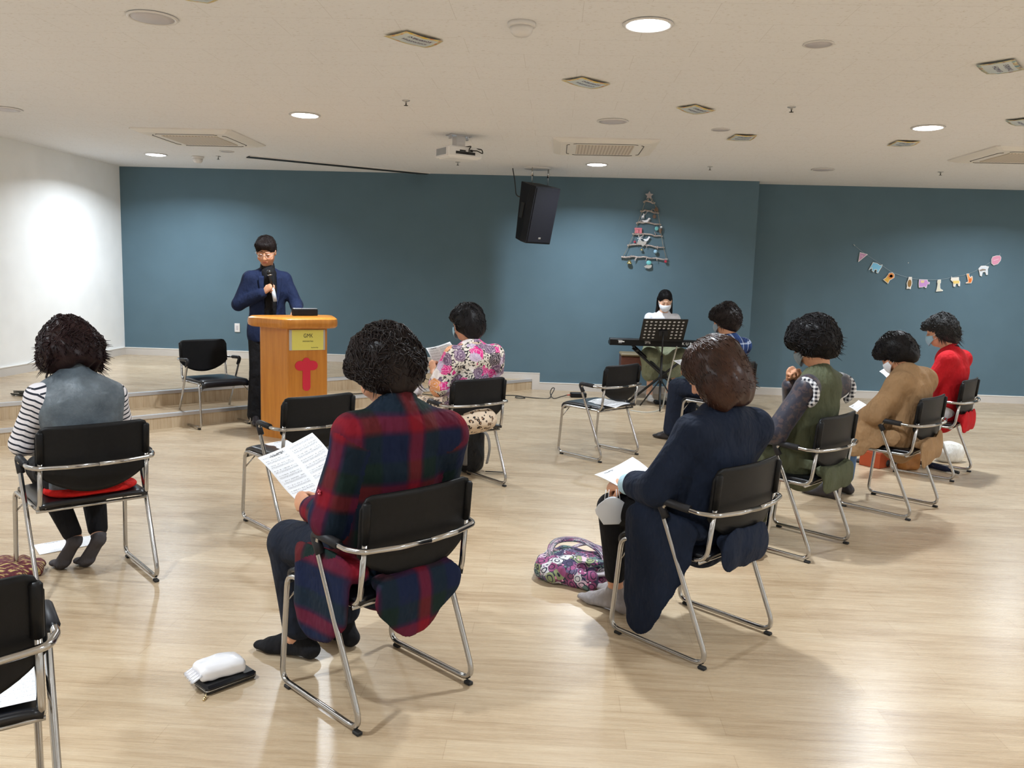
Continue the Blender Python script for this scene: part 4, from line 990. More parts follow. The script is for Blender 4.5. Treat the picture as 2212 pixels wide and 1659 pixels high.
# ------------------------------------------------------------------ soft shapes: signed distance field -> smooth mesh
class F:
    def __init__(s, lo, hi, vs=0.008):
        s.lo = np.array(lo, float); s.hi = np.array(hi, float); s.vs = vs
        s.n = np.ceil((s.hi-s.lo)/vs).astype(int)+1
        s.ax = [(s.lo[a]+vs*np.arange(s.n[a])).astype(np.float32) for a in range(3)]
        s.D = np.full(s.n, 0.5, np.float32); s.bones = []
    def win(s, lo, hi, m):
        sl = []
        for a in range(3):
            i0 = int(max(0, math.floor((lo[a]-m-s.lo[a])/s.vs))); i1 = int(min(s.n[a], math.ceil((hi[a]+m-s.lo[a])/s.vs)+1))
            if i1 <= i0: return None
            sl.append(slice(i0, i1))
        X = s.ax[0][sl[0]][:, None, None]; Y = s.ax[1][sl[1]][None, :, None]; Z = s.ax[2][sl[2]][None, None, :]
        return tuple(sl), X, Y, Z
    def put(s, sl, d, k, sub=False):
        D = s.D[sl]
        if sub:
            if k > 0:
                h = np.clip(0.5-0.5*(D+d)/k, 0, 1); s.D[sl] = D*(1-h)+(-d)*h+k*h*(1-h)
            else: s.D[sl] = np.maximum(D, -d)
        elif k > 0:
            h = np.clip(0.5+0.5*(D-d)/k, 0, 1); s.D[sl] = D*(1-h)+d*h-k*h*(1-h)
        else: s.D[sl] = np.minimum(D, d)
        return s
    def cap(s, a, b, ra, rb, k=0.02, flat=None, sub=False, bone=None):
        """tapered capsule; flat=(axis, factor) squashes its section along axis"""
        a = np.array(a, float); b = np.array(b, float); r = max(ra, rb)
        ab = b-a; L2 = float(ab@ab)+1e-12
        w = s.win(np.minimum(a, b)-r, np.maximum(a, b)+r, k+3*s.vs)
        if w is None: return s
        sl, X, Y, Z = w; px, py, pz = X-a[0], Y-a[1], Z-a[2]
        t = np.clip((px*ab[0]+py*ab[1]+pz*ab[2])/L2, 0, 1)
        qx, qy, qz = px-t*ab[0], py-t*ab[1], pz-t*ab[2]
        rr = ra+(rb-ra)*t; d2 = qx*qx+qy*qy+qz*qz
        if flat is not None:
            u = nrm(flat[0]); q = qx*u[0]+qy*u[1]+qz*u[2]
            g = np.sqrt(d2+q*q*(1/flat[1]**2-1)); d = (g-rr)*np.where(g > 1e-6, np.sqrt(d2)/np.maximum(g, 1e-6), 1)
        else: d = np.sqrt(d2)-rr
        if bone is not None: s.bones.append((a, b, (ra+rb)/2, bone))
        return s.put(sl, d.astype(np.float32), k, sub)
    def ell(s, c, r, k=0.02, R3=None, sub=False):
        c = np.array(c, float); r = np.array([r]*3 if np.isscalar(r) else r, float); m = r.max()
        w = s.win(c-m, c+m, k+3*s.vs)
        if w is None: return s
        sl, X, Y, Z = w; p = [X-c[0], Y-c[1], Z-c[2]]
        if R3 is not None: q = [p[0]*R3[0, j]+p[1]*R3[1, j]+p[2]*R3[2, j] for j in range(3)]
        else: q = p
        k0 = np.sqrt((q[0]/r[0])**2+(q[1]/r[1])**2+(q[2]/r[2])**2)
        k1 = np.sqrt((q[0]/r[0]**2)**2+(q[1]/r[1]**2)**2+(q[2]/r[2]**2)**2)+1e-6
        return s.put(sl, (k0*(k0-1)/k1).astype(np.float32), k, sub)
    def box(s, c, h, rd=0.01, k=0.0, R3=None, sub=False):
        c = np.array(c, float); h = np.array(h, float); m = np.linalg.norm(h)
        w = s.win(c-m, c+m, k+3*s.vs)
        if w is None: return s
        sl, X, Y, Z = w; p = [X-c[0], Y-c[1], Z-c[2]]
        q = [p[0]*R3[0, j]+p[1]*R3[1, j]+p[2]*R3[2, j] for j in range(3)] if R3 is not None else [p[j]+0*p[(j+1) % 3] for j in range(3)]
        e = [np.abs(q[j])-(h[j]-rd) for j in range(3)]
        o = np.sqrt(sum(np.maximum(x, 0)**2 for x in e)); i = np.minimum(np.maximum(np.maximum(e[0], e[1]), e[2]), 0)
        return s.put(sl, (o+i-rd).astype(np.float32), k, sub)
    def cut(s, p, n, k=0.0):
        """remove what lies on the side n points to"""
        n = nrm(n); X = s.ax[0][:, None, None]; Y = s.ax[1][None, :, None]; Z = s.ax[2][None, None, :]
        d = ((X-p[0])*n[0]+(Y-p[1])*n[1]+(Z-p[2])*n[2]).astype(np.float32)
        s.D = np.maximum(s.D, d); return s
    def fn(s, f):
        """add a displacement f(X,Y,Z) near the surface"""
        X = s.ax[0][:, None, None]; Y = s.ax[1][None, :, None]; Z = s.ax[2][None, None, :]
        s.D = (s.D+f(X, Y, Z)).astype(np.float32); return s
    def folds(s, amp=0.004, fr=38.0, seed=0.0, aniso=(1, 1, 0.5)):
        a = seed
        def f(X, Y, Z):
            x, y, z = X*aniso[0], Y*aniso[1], Z*aniso[2]
            w = 0.9*np.sin(fr*0.31*(x+0.7*z)+a)+0.7*np.sin(fr*0.27*(y-0.6*x)+2*a)
            return amp*(np.sin(fr*(0.8*x+0.5*y+0.35*z)+2.2*w+a)*0.6+np.sin(fr*(0.45*x-0.75*y+0.6*z)-1.7*w+1.3*a)*0.4)
        return s.fn(f)
    def mesh(s):
        D = s.D; n = s.n; S = D < 0
        S[0] = S[-1] = False; S[:, 0] = S[:, -1] = False; S[:, :, 0] = S[:, :, -1] = False
        D = np.where(S, D, np.abs(D)+1e-6)
        c = np.zeros(np.array(n)-1, np.int8)
        for i in (0, 1):
            for j in (0, 1):
                for k in (0, 1): c += S[i:n[0]-1+i, j:n[1]-1+j, k:n[2]-1+k]
        act = (c > 0) & (c < 8); I, J, K = np.nonzero(act); m = len(I)
        if m == 0: return np.zeros((0, 3)), []
        idx = np.full(act.shape, -1, np.int32); idx[I, J, K] = np.arange(m)
        pos = np.zeros((m, 3)); cnt = np.zeros(m)
        cor = [(i, j, k) for i in (0, 1) for j in (0, 1) for k in (0, 1)]
        for a in cor:
            for ax in range(3):
                if a[ax]: continue
                b = list(a); b[ax] = 1
                d0 = D[I+a[0], J+a[1], K+a[2]]; d1 = D[I+b[0], J+b[1], K+b[2]]
                x = (d0 < 0) != (d1 < 0); t = np.where(x, d0/(d0-d1+1e-12), 0)
                for q in range(3): pos[:, q] += np.where(x, a[q]+(t if q == ax else 0), 0)
                cnt += x
        pos = pos/cnt[:, None]+np.stack([I, J, K], 1)
        V = s.lo+pos*s.vs; Fs = []
        for ax in range(3):
            s0 = [slice(1, -1)]*3; s1 = [slice(1, -1)]*3
            s0[ax] = slice(0, -1); s1[ax] = slice(1, None)
            A, B = S[tuple(s0)], S[tuple(s1)]
            X = np.stack(np.nonzero(A != B), 1); off = np.array([1, 1, 1]); off[ax] = 0; X = X+off
            sgn = S[X[:, 0], X[:, 1], X[:, 2]]
            u, v = (ax+1) % 3, (ax+2) % 3; eu = np.zeros(3, int); ev = np.zeros(3, int); eu[u] = 1; ev[v] = 1
            q = [X-eu-ev, X-ev, X, X-eu]
            q = np.stack([idx[p[:, 0], p[:, 1], p[:, 2]] for p in q], 1)
            q[~sgn] = q[~sgn][:, ::-1]
            Fs.append(q[(q >= 0).all(1)])
        return V, np.concatenate(Fs)
    def panels(s, V, Q):
        """cloth coordinates per panel (torso, each sleeve piece), faces split along the seams"""
        if not s.bones: return V, Q, V.copy()
        kinds = []; best = np.full(len(V), 9e9); who = np.zeros(len(V), int); C = []
        for bi, (a, b, r, kind) in enumerate(s.bones):
            ab = b-a; L = np.linalg.norm(ab)+1e-9; t = np.clip(((V-a)@ab)/(L*L), 0, 1); q = V-a-t[:, None]*ab
            d = np.linalg.norm(q, axis=1)-r; m_ = d < best; best[m_] = d[m_]; who[m_] = bi
            if kind == 'torso': C.append(V)
            else:
                e = nrm(ab); ref = nrm(np.cross(e, [1.0, 0.3, 0.1])); ref2 = np.cross(e, ref)
                th = np.arctan2(q@ref, q@ref2); o = V.copy(); t2 = ((V-a)@ab)/L
                o[:, 0] = th*r; o[:, 1] = th*r; o[:, 2] = kind[1]-t2; C.append(o)
        grp = np.array([0 if b[3] == 'torso' else 1+k for k, b in enumerate(s.bones)]); first = {g: k for k, g in reversed(list(enumerate(grp)))}
        vg = grp[who]; fg = np.max(np.stack([vg[Q[:, k]] for k in range(4)], 1), 1)
        vs_ = [V]; cs = [np.array(V)]; base = cs[0]
        for g in np.unique(grp):
            m_ = vg == g; base[m_] = C[first[g]][m_]
        n = len(V); Q = Q.copy()
        for g in np.unique(fg):
            fm = np.nonzero(fg == g)[0]; bad = (vg[Q[fm]] != g); vids = np.unique(Q[fm][bad])
            if len(vids) == 0: continue
            mp = {int(v): n+k for k, v in enumerate(vids)}; n += len(vids)
            vs_.append(V[vids]); cs.append(C[first[g]][vids]); sub = Q[fm]
            lut = np.arange(len(V)+1); lut[vids] = np.array([mp[int(v)] for v in vids]); sub = np.where(bad, lut[np.minimum(sub, len(V))], sub); Q[fm] = sub
        return np.vstack(vs_), Q, np.vstack(cs)
    def build(s, name, mat, parent, extra=None, attr=True, kind=None):
        V, Q = s.mesh(); b = MB()
        if len(V):
            V, Q, C = s.panels(V, Q)
            b.v.append(V); b.p.append(C); b.f = [tuple(q) for q in Q.tolist()]; b.mi = [0]*len(b.f); b.n = len(V)
        if extra: extra(b)
        return b.build(name, mat, parent, attr=attr, kind=kind)

# ------------------------------------------------------------------ bags and small things on the floor
def mat_paisley():
    t = NT('floral_print'); o = t.map(t.P(), (1, 1, 1))
    w = t.n('ShaderNodeVectorMath', dict(operation='ADD')); t.set(w.inputs[0], o); t.set(w.inputs[1], t.map(t.noise(o, 9, 2, out=1), (0.05, 0.05, 0.05)))
    d = t.vor(w, 20); col = t.xyz(t.vor(w, 20, out='Color'))[0]; d2 = t.vor(w, 55); c2 = t.xyz(t.vor(w, 55, out='Color'))[1]
    pal = t.ramp(col, [(0.0, rgb(150, 76, 120)), (0.14, rgb(206, 178, 192)), (0.30, rgb(96, 122, 118)), (0.46, rgb(202, 200, 202)), (0.60, rgb(60, 52, 86)), (0.74, rgb(120, 60, 92)), (0.84, rgb(140, 150, 110)), (0.92, rgb(100, 88, 120))], 'CONSTANT')
    ring = t.math('COMPARE', t.math('FRACT', t.math('MULTIPLY', d, 3.2)), 0.5, 0.36)
    base = t.mix(ring, rgb(36, 34, 60), pal)
    c = t.mix(t.math('GREATER_THAN', d, 0.80), base, rgb(30, 30, 56))
    sm = t.ramp(c2, [(0.0, rgb(214, 206, 220)), (0.3, rgb(120, 74, 120)), (0.6, rgb(96, 130, 120)), (0.8, rgb(220, 150, 180))], 'CONSTANT')
    c = t.mix(t.math('MULTIPLY', t.math('LESS_THAN', d2, 0.30), t.math('GREATER_THAN', d, 0.42)), c, sm)
    t.bs(Base_Color=c, Roughness=0.8); cloth_bump(t, 0.5); return t.m
m_paisley = mat_paisley()
tb = thing('tote_bag', 'floral print fabric tote bag lying on the floor beside the navy coat woman', 'bag', (0.15, 4.03, 0), 0)
f = F((-0.27, -0.30, -0.01), (0.27, 0.30, 0.2), 0.006)
f.box((0, 0, 0.052), (0.175, 0.155, 0.052), 0.045, 0.0, rotz(-28)).ell((-0.03, 0.03, 0.075), (0.15, 0.13, 0.045), 0.04).ell((-0.10, -0.02, 0.05), (0.09, 0.12, 0.05), 0.04)
f.box((0.13, -0.09, 0.07), (0.12, 0.05, 0.03), 0.02, 0.02, rotz(20), sub=True)
f.folds(0.007, 55, 1.0, (1, 1, 1)); f.cut((0, 0, 0.0), (0, 0, -1)); f.build('body', m_paisley, tb)
MB().box((0.12, -0.085, 0.055), (0.10, 0.04, 0.006), M=rotz(14)@rotx(-10), bev=0.003).build('lining', M('grey_lining', rgb(168, 160, 164), 0.7), tb, smooth=False)
hb_ = MB(); hp = spline([(-0.11, -0.05, 0.10), (-0.13, 0.0, 0.14), (-0.09, 0.07, 0.165), (0.02, 0.09, 0.165), (0.12, 0.04, 0.13), (0.15, -0.02, 0.09)], 6)
hb_.tube(hp, 0.017, 8, flat=0.35); hb_.build('handle', m_paisley, tb, attr=True)
hb_ = MB(); hb_.tube(spline([(-0.05, 0.13, 0.09), (0.05, 0.17, 0.12), (0.16, 0.14, 0.10), (0.20, 0.06, 0.06)], 6), 0.016, 8, flat=0.35); hb_.build('handle', m_paisley, tb, attr=True)
wl = thing('wallet', 'black zip wallet lying flat on the floor under the tissue pack', 'wallet', (-1.145, 2.795, 0), 50)
MB().box((0, 0, 0.0165), (0.098, 0.048, 0.0165), bev=0.009).build('case', m_vinyl, wl, autosmooth=40)
b = MB(); b.tube(fillet([(0.09, -0.0485, 0.017), (-0.098, -0.0485, 0.017), (-0.098, 0.0485, 0.017)], 0.01), 0.0022, 6); b.build('zip', m_chrome, wl)
b = MB(); b.tube([(-0.10, -0.05, 0.015), (-0.108, -0.058, 0.006)], 0.003, 6); b.ball((-0.112, -0.060, 0.006), 0.006); b.ball((-0.118, -0.066, 0.005), 0.005); b.build('zip_pull', M('gold_pull', (0.7, 0.58, 0.35), 0.25, 1.0), wl)
ts = thing('tissue_pack', 'white plastic-wrapped tissue pack lying on the black wallet', 'tissue pack', (-1.17, 2.80, 0.033), 42)
f = F((-0.12, -0.09, -0.01), (0.12, 0.09, 0.09), 0.004)
f.box((0, 0, 0.027), (0.082, 0.052, 0.026), 0.018); f.ell((0.0, 0.0, 0.035), (0.075, 0.045, 0.026), 0.02); f.folds(0.003, 90, 2.0, (1, 1, 1)); f.cut((0, 0, 0.0), (0, 0, -1))
f.build('wrapper', M('white_wrapper', rgb(240, 240, 244), 0.3, coat=0.3, bump=(40, 0.2, 0.004)), ts, attr=False)
b = MB(); b.grid(lambda u, v: (-0.078-0.035*u, (v-0.5)*0.10, 0.03+0.006*math.sin(v*30)-0.018*u), 4, 24, 0.0008); b.build('sealed_end', M('clear_film', rgb(226, 226, 232), 0.12, alpha=0.6), ts)
bp = thing('backpack', 'black and grey backpack standing under the chair of the floral blouse woman', 'backpack', (-0.60, 6.17, 0), 30)
f = F((-0.2, -0.15, -0.01), (0.2, 0.16, 0.42), 0.008)
f.box((0, 0, 0.17), (0.10, 0.07, 0.17), 0.06).ell((0.0, -0.04, 0.12), (0.085, 0.06, 0.11), 0.03).folds(0.004, 40, 3); f.cut((0, 0, 0.0), (0, 0, -1)); f.build('body', cloth('black_nylon', (0.012, 0.012, 0.014), rough=0.5), bp)
m_strap = cloth('grey_webbing', rgb(120, 116, 112))
for s in (-1, 1): MB().tube(spline([(s*0.05, -0.05, 0.33), (s*0.085, -0.105, 0.30), (s*0.10, -0.12, 0.20), (s*0.09, -0.10, 0.08)], 6), 0.018, 8, flat=0.3).build('shoulder_strap', m_strap, bp)
MB().tube([(0.08, -0.10, 0.02), (0.22, -0.15, 0.012)], 0.012, 6, flat=0.3).build('loose_strap', m_foot, bp)
bb = thing('patterned_bag', 'crumpled brown and red patterned bag on the floor behind the navy coat', 'bag', (1.08, 4.50, 0), 30)
f = F((-0.25, -0.2, -0.01), (0.25, 0.2, 0.26), 0.008)
f.ell((-0.04, 0, 0.04), (0.17, 0.12, 0.06), 0.03).ell((0.13, 0.05, 0.09), (0.045, 0.05, 0.10), 0.03).folds(0.008, 50, 5, (1, 1, 1)); f.cut((0, 0, 0.0), (0, 0, -1))
def mat_brownprint():
    t = NT('brown_print'); n1 = t.noise(t.P(), 14, 3); n2 = t.noise(t.P(), 26, 2)
    c = t.ramp(n1, [(0.3, rgb(70, 44, 34)), (0.45, rgb(150, 92, 50)), (0.55, rgb(130, 50, 40)), (0.65, rgb(96, 74, 50)), (0.75, rgb(180, 176, 150))]); c = t.mix(t.math('GREATER_THAN', n2, 0.62), c, rgb(50, 52, 60))
    t.bs(Base_Color=c, Roughness=0.8); cloth_bump(t, 0.6); return t.m
m_bprint = mat_brownprint(); f.build('body', m_bprint, bb)
bx = thing('orange_box', 'small orange-red box on the floor left of the tan coat woman', 'box', (2.74, 6.98, 0), -52)
MB().box((0, 0, 0.064), (0.092, 0.11, 0.064), bev=0.004).build('carton', M('orange_card', rgb(176, 74, 34), 0.55), bx, autosmooth=40)
MB().box((0, 0.13, 0.05), (0.06, 0.02, 0.05), bev=0.004).build('side_flap', M('dark_orange_card', rgb(128, 48, 26), 0.55), bx, smooth=False)
b2 = thing('handbag', 'brown leather pouch bag standing on the floor under the tan coat chair', 'bag', (2.95, 6.86, 0), 20)
f = F((-0.16, -0.1, -0.01), (0.16, 0.1, 0.24), 0.006)
f.box((0, 0, 0.085), (0.09, 0.05, 0.085), 0.035).folds(0.004, 60, 2, (1, 1, 1)); f.cut((0.09, 0, 0.0), (0.75, 0, -0.66)); f.cut((0, 0, 0), (0, 0, -1)); f.build('body', M('tan_leather', rgb(140, 88, 34), 0.45, noise=(20, 0.2)), b2, attr=False)
MB().tube(spline([(-0.06, 0, 0.15), (0, 0, 0.20), (0.06, 0, 0.15)], 6), 0.006, 8).build('handle', m_brown, b2)
b3 = thing('white_bag', 'white fabric bag on the floor under the red cardigan chair', 'bag', (3.46, 7.26, 0), 20)
f = F((-0.2, -0.15, -0.01), (0.2, 0.15, 0.27), 0.008)
f.ell((0, 0, 0.08), (0.14, 0.09, 0.10), 0.03).folds(0.006, 45, 7, (1, 1, 1)); f.cut((0, 0, 0.0), (0, 0, -1)); f.build('body', cloth('white_canvas', rgb(222, 220, 214)), b3)
um = thing('folded_umbrella', 'dark navy folded umbrella on the floor in front of the white bag', 'umbrella', (3.20, 6.90, 0.0), -62)
MB().tube([(-0.17, 0, 0.026), (-0.12, 0, 0.028), (0.08, 0, 0.026), (0.13, 0, 0.022)], [0.012, 0.026, 0.024, 0.010], 10).build('canopy', cloth('navy_nylon', (0.010, 0.012, 0.03)), um)
MB().tube([(0.13, 0, 0.022), (0.20, 0, 0.022)], 0.013, 10).build('handle', m_foot, um)
MB().tube([(-0.02, -0.03, 0.03), (0.0, 0.12, 0.02)], 0.010, 8, flat=0.5).build('strap', m_foot, um)
sc = thing('folded_scarf', 'maroon and gold woven scarf heaped on the floor at the left edge', 'scarf', (-2.58, 3.70, 0), 20)
f = F((-0.25, -0.18, -0.01), (0.25, 0.18, 0.14), 0.007)
f.ell((0, 0, 0.03), (0.17, 0.12, 0.05), 0.03).folds(0.010, 60, 4, (1, 1, 1)); f.cut((0, 0, 0.0), (0, 0, -1))
t_ = NT('maroon_weave'); n1 = t_.noise(t_.map(t_.P(), (6, 30, 6)), 5, 2)
t_.bs(Base_Color=t_.ramp(n1, [(0.45, rgb(92, 34, 46)), (0.55, rgb(120, 60, 60)), (0.62, rgb(196, 176, 110))]), Roughness=0.8); f.build('cloth', t_.m, sc)
pb = thing('plastic_bag', 'clear plastic bag on the floor below the lower left corner chair', 'bag', (-1.62, 1.86, 0), 0)
f = F((-0.2, -0.15, -0.01), (0.2, 0.15, 0.14), 0.008)
f.ell((0, 0, 0.03), (0.13, 0.09, 0.05), 0.02).folds(0.009, 60, 9, (1, 1, 1)); f.cut((0, 0, 0.0), (0, 0, -1)); f.build('film', M('clear_plastic', rgb(210, 200, 190), 0.12, alpha=0.45), pb, attr=False)
cbn = thing('cable_bundle', 'small dark cable bundle lying on the edge of the stage at the far left', 'cable', (-4.78, 7.22, SH2), 0)
b = MB()
rr = random.Random(3)
for k in range(7): b.tube(spline([(rr.uniform(-.14, .12), rr.uniform(-.05, .05), 0.008+0.006*k*0.8) for _ in range(5)], 5), 0.005, 6)
b.box((0.05, 0, 0.02), (0.08, 0.03, 0.02), bev=0.01); b.build('cords', M('olive_cable', (0.03, 0.03, 0.02), 0.6), cbn)
# ------------------------------------------------------------------ people
def mat_skin(name, tone):
    t = NT(name); P = t.xyz(t.P())
    nz = t.noise(t.obj(), 26, 3)
    c = t.ramp(nz, [(0.35, tuple(x*0.94 for x in tone)), (0.65, tuple(min(1, x*1.05) for x in tone))])
    c = t.mix(t.math('MULTIPLY', P[0], 0.75), c, rgb(168, 74, 70))
    c = t.mix(t.math('MULTIPLY', P[1], 0.92), c, rgb(38, 26, 24))
    c = t.mix(t.math('MULTIPLY', P[2], 0.5), c, rgb(206, 120, 104))
    t.bs(Base_Color=c, Roughness=0.5, Specular_IOR_Level=0.35, Subsurface_Weight=0.08, Subsurface_Scale=0.01)
    t.b.inputs['Subsurface Radius'].default_value = (1, 0.3, 0.2)
    t.bump(t.noise(t.obj(), 180, 2), 0.08, 0.001); return t.m
m_skin = mat_skin('skin', rgb(206, 152, 120)); m_skin_l = mat_skin('skin_pale', rgb(226, 180, 152))
def mat_hair(name, dark, light, rough=0.42, st=0.5):
    t = NT(name); P = t.P()
    s = t.noise(t.map(P, (9, 2.5, 1)), 4, 3); g = t.noise(t.obj(), 9, 2)
    f = t.math('ADD', t.math('MULTIPLY', s, 0.6), t.math('MULTIPLY', g, 0.4))
    t.bs(Base_Color=t.ramp(f, [(0.35, dark), (0.65, light)]), Roughness=rough, Specular_IOR_Level=st*0.36)
    t.bump(t.noise(t.obj(), 150, 2), 0.25, 0.002); return t.m
m_hblack = mat_hair('black_hair', (0.004, 0.0035, 0.004), (0.012, 0.010, 0.011))
m_hdark = mat_hair('dark_brown_hair', (0.007, 0.005, 0.005), (0.024, 0.016, 0.015))
m_hbrown = mat_hair('brown_bob_hair', (0.012, 0.0055, 0.0045), (0.065, 0.026, 0.015), 0.36, 0.8)
m_hred = mat_hair('wavy_dark_hair', (0.006, 0.004, 0.0045), (0.030, 0.012, 0.012), 0.42)
m_hgrey = mat_hair('greying_hair', (0.010, 0.010, 0.011), (0.055, 0.055, 0.056))

def seated(**kw):
    J = dict(pel=(0, -.03, .53), wai=(0, -.055, .67), che=(0, -.065, .84), nec=(0, -.07, 1.02), head=(0, .0, 1.17),
             hipL=(-.09, -.03, .52), hipR=(.09, -.03, .52), knL=(-.12, .37, .50), knR=(.12, .37, .50), anL=(-.11, .38, .085), anR=(.11, .38, .085),
             shL=(-.17, -.09, .945), shR=(.17, -.09, .945), elL=(-.235, .02, .69), elR=(.235, .02, .69), wrL=(-.11, .22, .63), wrR=(.11, .22, .63),
             toL=(-.02, 1, 0), toR=(.02, 1, 0), turn=0, down=20, roll=0, scale=1.0, lift=0)
    J.update(kw)
    for k, v in J.items():
        if isinstance(v, tuple): J[k] = np.array(v, float)
    J['RH'] = rotz(J['turn'])@rotx(-J['down'])@roty(J['roll'])
    return J
def hp(J, p):
    """head-frame point to person frame"""
    return J['head']+J['RH']@(np.array(p, float)*J.get('hs', 1.0))

def add_hand(f, w, d, n, side, curl=(35, 45, 30), size=0.95, spread=0.0, thumb=30, pinch=0.0):
    d = nrm(d); n = nrm(np.array(n, float)-d*(np.array(n, float)@d)); a = np.cross(d, n)*side     # a points to the thumb side
    s = size; w = np.array(w, float)
    f.cap(w-d*0.01, w+d*0.045*s, 0.023*s, 0.030*s, 0.012, (n, 0.52))
    f.cap(w+d*0.04*s, w+d*0.078*s, 0.030*s, 0.036*s, 0.010, (n, 0.42))
    offs = [0.029, 0.0095, -0.0095, -0.027]; L = [(.040, .025, .019), (.044, .028, .020), (.041, .026, .020), (.033, .020, .018)]
    base = [0.078, 0.082, 0.078, 0.070]
    tips = []
    for i in range(4):
        p = w+(d*base[i]+a*offs[i])*s; ang = 0.0; dd = nrm(d+a*spread*(1.5-i)*0.35)
        for k in range(3):
            ang += curl[k]*(1+0.10*i)
            v = dd*math.cos(R(ang))+n*math.sin(R(ang)); q = p+v*L[i][k]*s
            f.cap(p, q, (0.0092-0.0008*k)*s, (0.0086-0.0009*k)*s, 0.004); p = q
        tips.append(p)
    p = w+(d*0.018+a*0.024+n*0.004)*s
    v = nrm(d*0.75+a*0.75*(1-pinch)+n*(0.35+0.5*pinch)); q = p+v*0.042*s
    f.cap(p, q, 0.0135*s, 0.0105*s, 0.010); v = nrm(v+n*math.sin(R(thumb))+d*0.4-a*0.25); r_ = q+v*0.030*s
    f.cap(q, r_, 0.0102*s, 0.0088*s, 0.004); v = nrm(v+n*0.3+d*0.2); f.cap(r_, r_+v*0.020*s, 0.0090*s, 0.0075*s, 0.003)
    return tips
def add_foot(f, an, to, pad=0.0, toeup=0.0, k=0.015, sole=None, length=0.235):
    """ankle, toe direction"""
    to = nrm(to); fx = nrm(np.cross(to, (0, 0, 1))); zb = an[2]-0.085
    heel = an-to*0.045+np.array([0, 0, -0.052]); ball = an+to*(length-0.105)+np.array([0, 0, -0.062-0.0]); toe = an+to*(length-0.055)+np.array([0, 0, -0.068])
    f.cap(an+np.array([0, 0, 0.0]), heel, 0.033+pad, 0.030+pad, k); f.cap(an, ball, 0.031+pad, 0.024+pad, k+0.01)
    f.cap(heel, ball, 0.027+pad, 0.032+pad, k, ((0, 0, 1), 0.8)); f.cap(ball, toe, 0.036+pad, 0.024+pad, k, ((0, 0, 1), 0.55))

def add_head(f, J, ears=True):
    h = lambda p: hp(J, p); Rh = J['RH']; s = J.get('hs', 1.0); E_ = lambda c, r, k=0.02, sub=False: f.ell(h(c), np.array(r)*s, k, Rh, sub)
    E_((0, -0.018, 0.035), (0.074, 0.092, 0.080), 0.01); E_((0, 0.022, -0.025), (0.064, 0.068, 0.082), 0.03)
    E_((0, 0.040, -0.085), (0.034, 0.036, 0.026), 0.03); E_((0, -0.02, -0.05), (0.058, 0.058, 0.055), 0.03)
    for x in (-1, 1):
        E_((x*0.038, 0.058, -0.035), (0.026, 0.024, 0.024), 0.02)
        f.ell(h((x*0.031, 0.098, 0.006)), 0.0155*s, 0.010, None, True)
        E_((x*0.031, 0.079, 0.006), (0.0150, 0.0135, 0.0125), 0.004)
        f.cap(h((x*0.014, 0.089, 0.026)), h((x*0.046, 0.080, 0.027)), 0.006*s, 0.005*s, 0.010)
        if ears: E_((x*0.074, -0.008, -0.004), (0.009, 0.019, 0.031), 0.006)
    f.cap(h((0, 0.086, 0.014)), h((0, 0.104, -0.028)), 0.007*s, 0.0105*s, 0.010)
    for x in (-1, 1): f.ell(h((x*0.011, 0.096, -0.033)), 0.0075*s, 0.006)
    f.cap(h((-0.018, 0.083, -0.060)), h((0.018, 0.083, -0.060)), 0.0055*s, 0.0055*s, 0.005)
    f.cap(h((-0.014, 0.081, -0.069)), h((0.014, 0.081, -0.069)), 0.0065*s, 0.0065*s, 0.005)

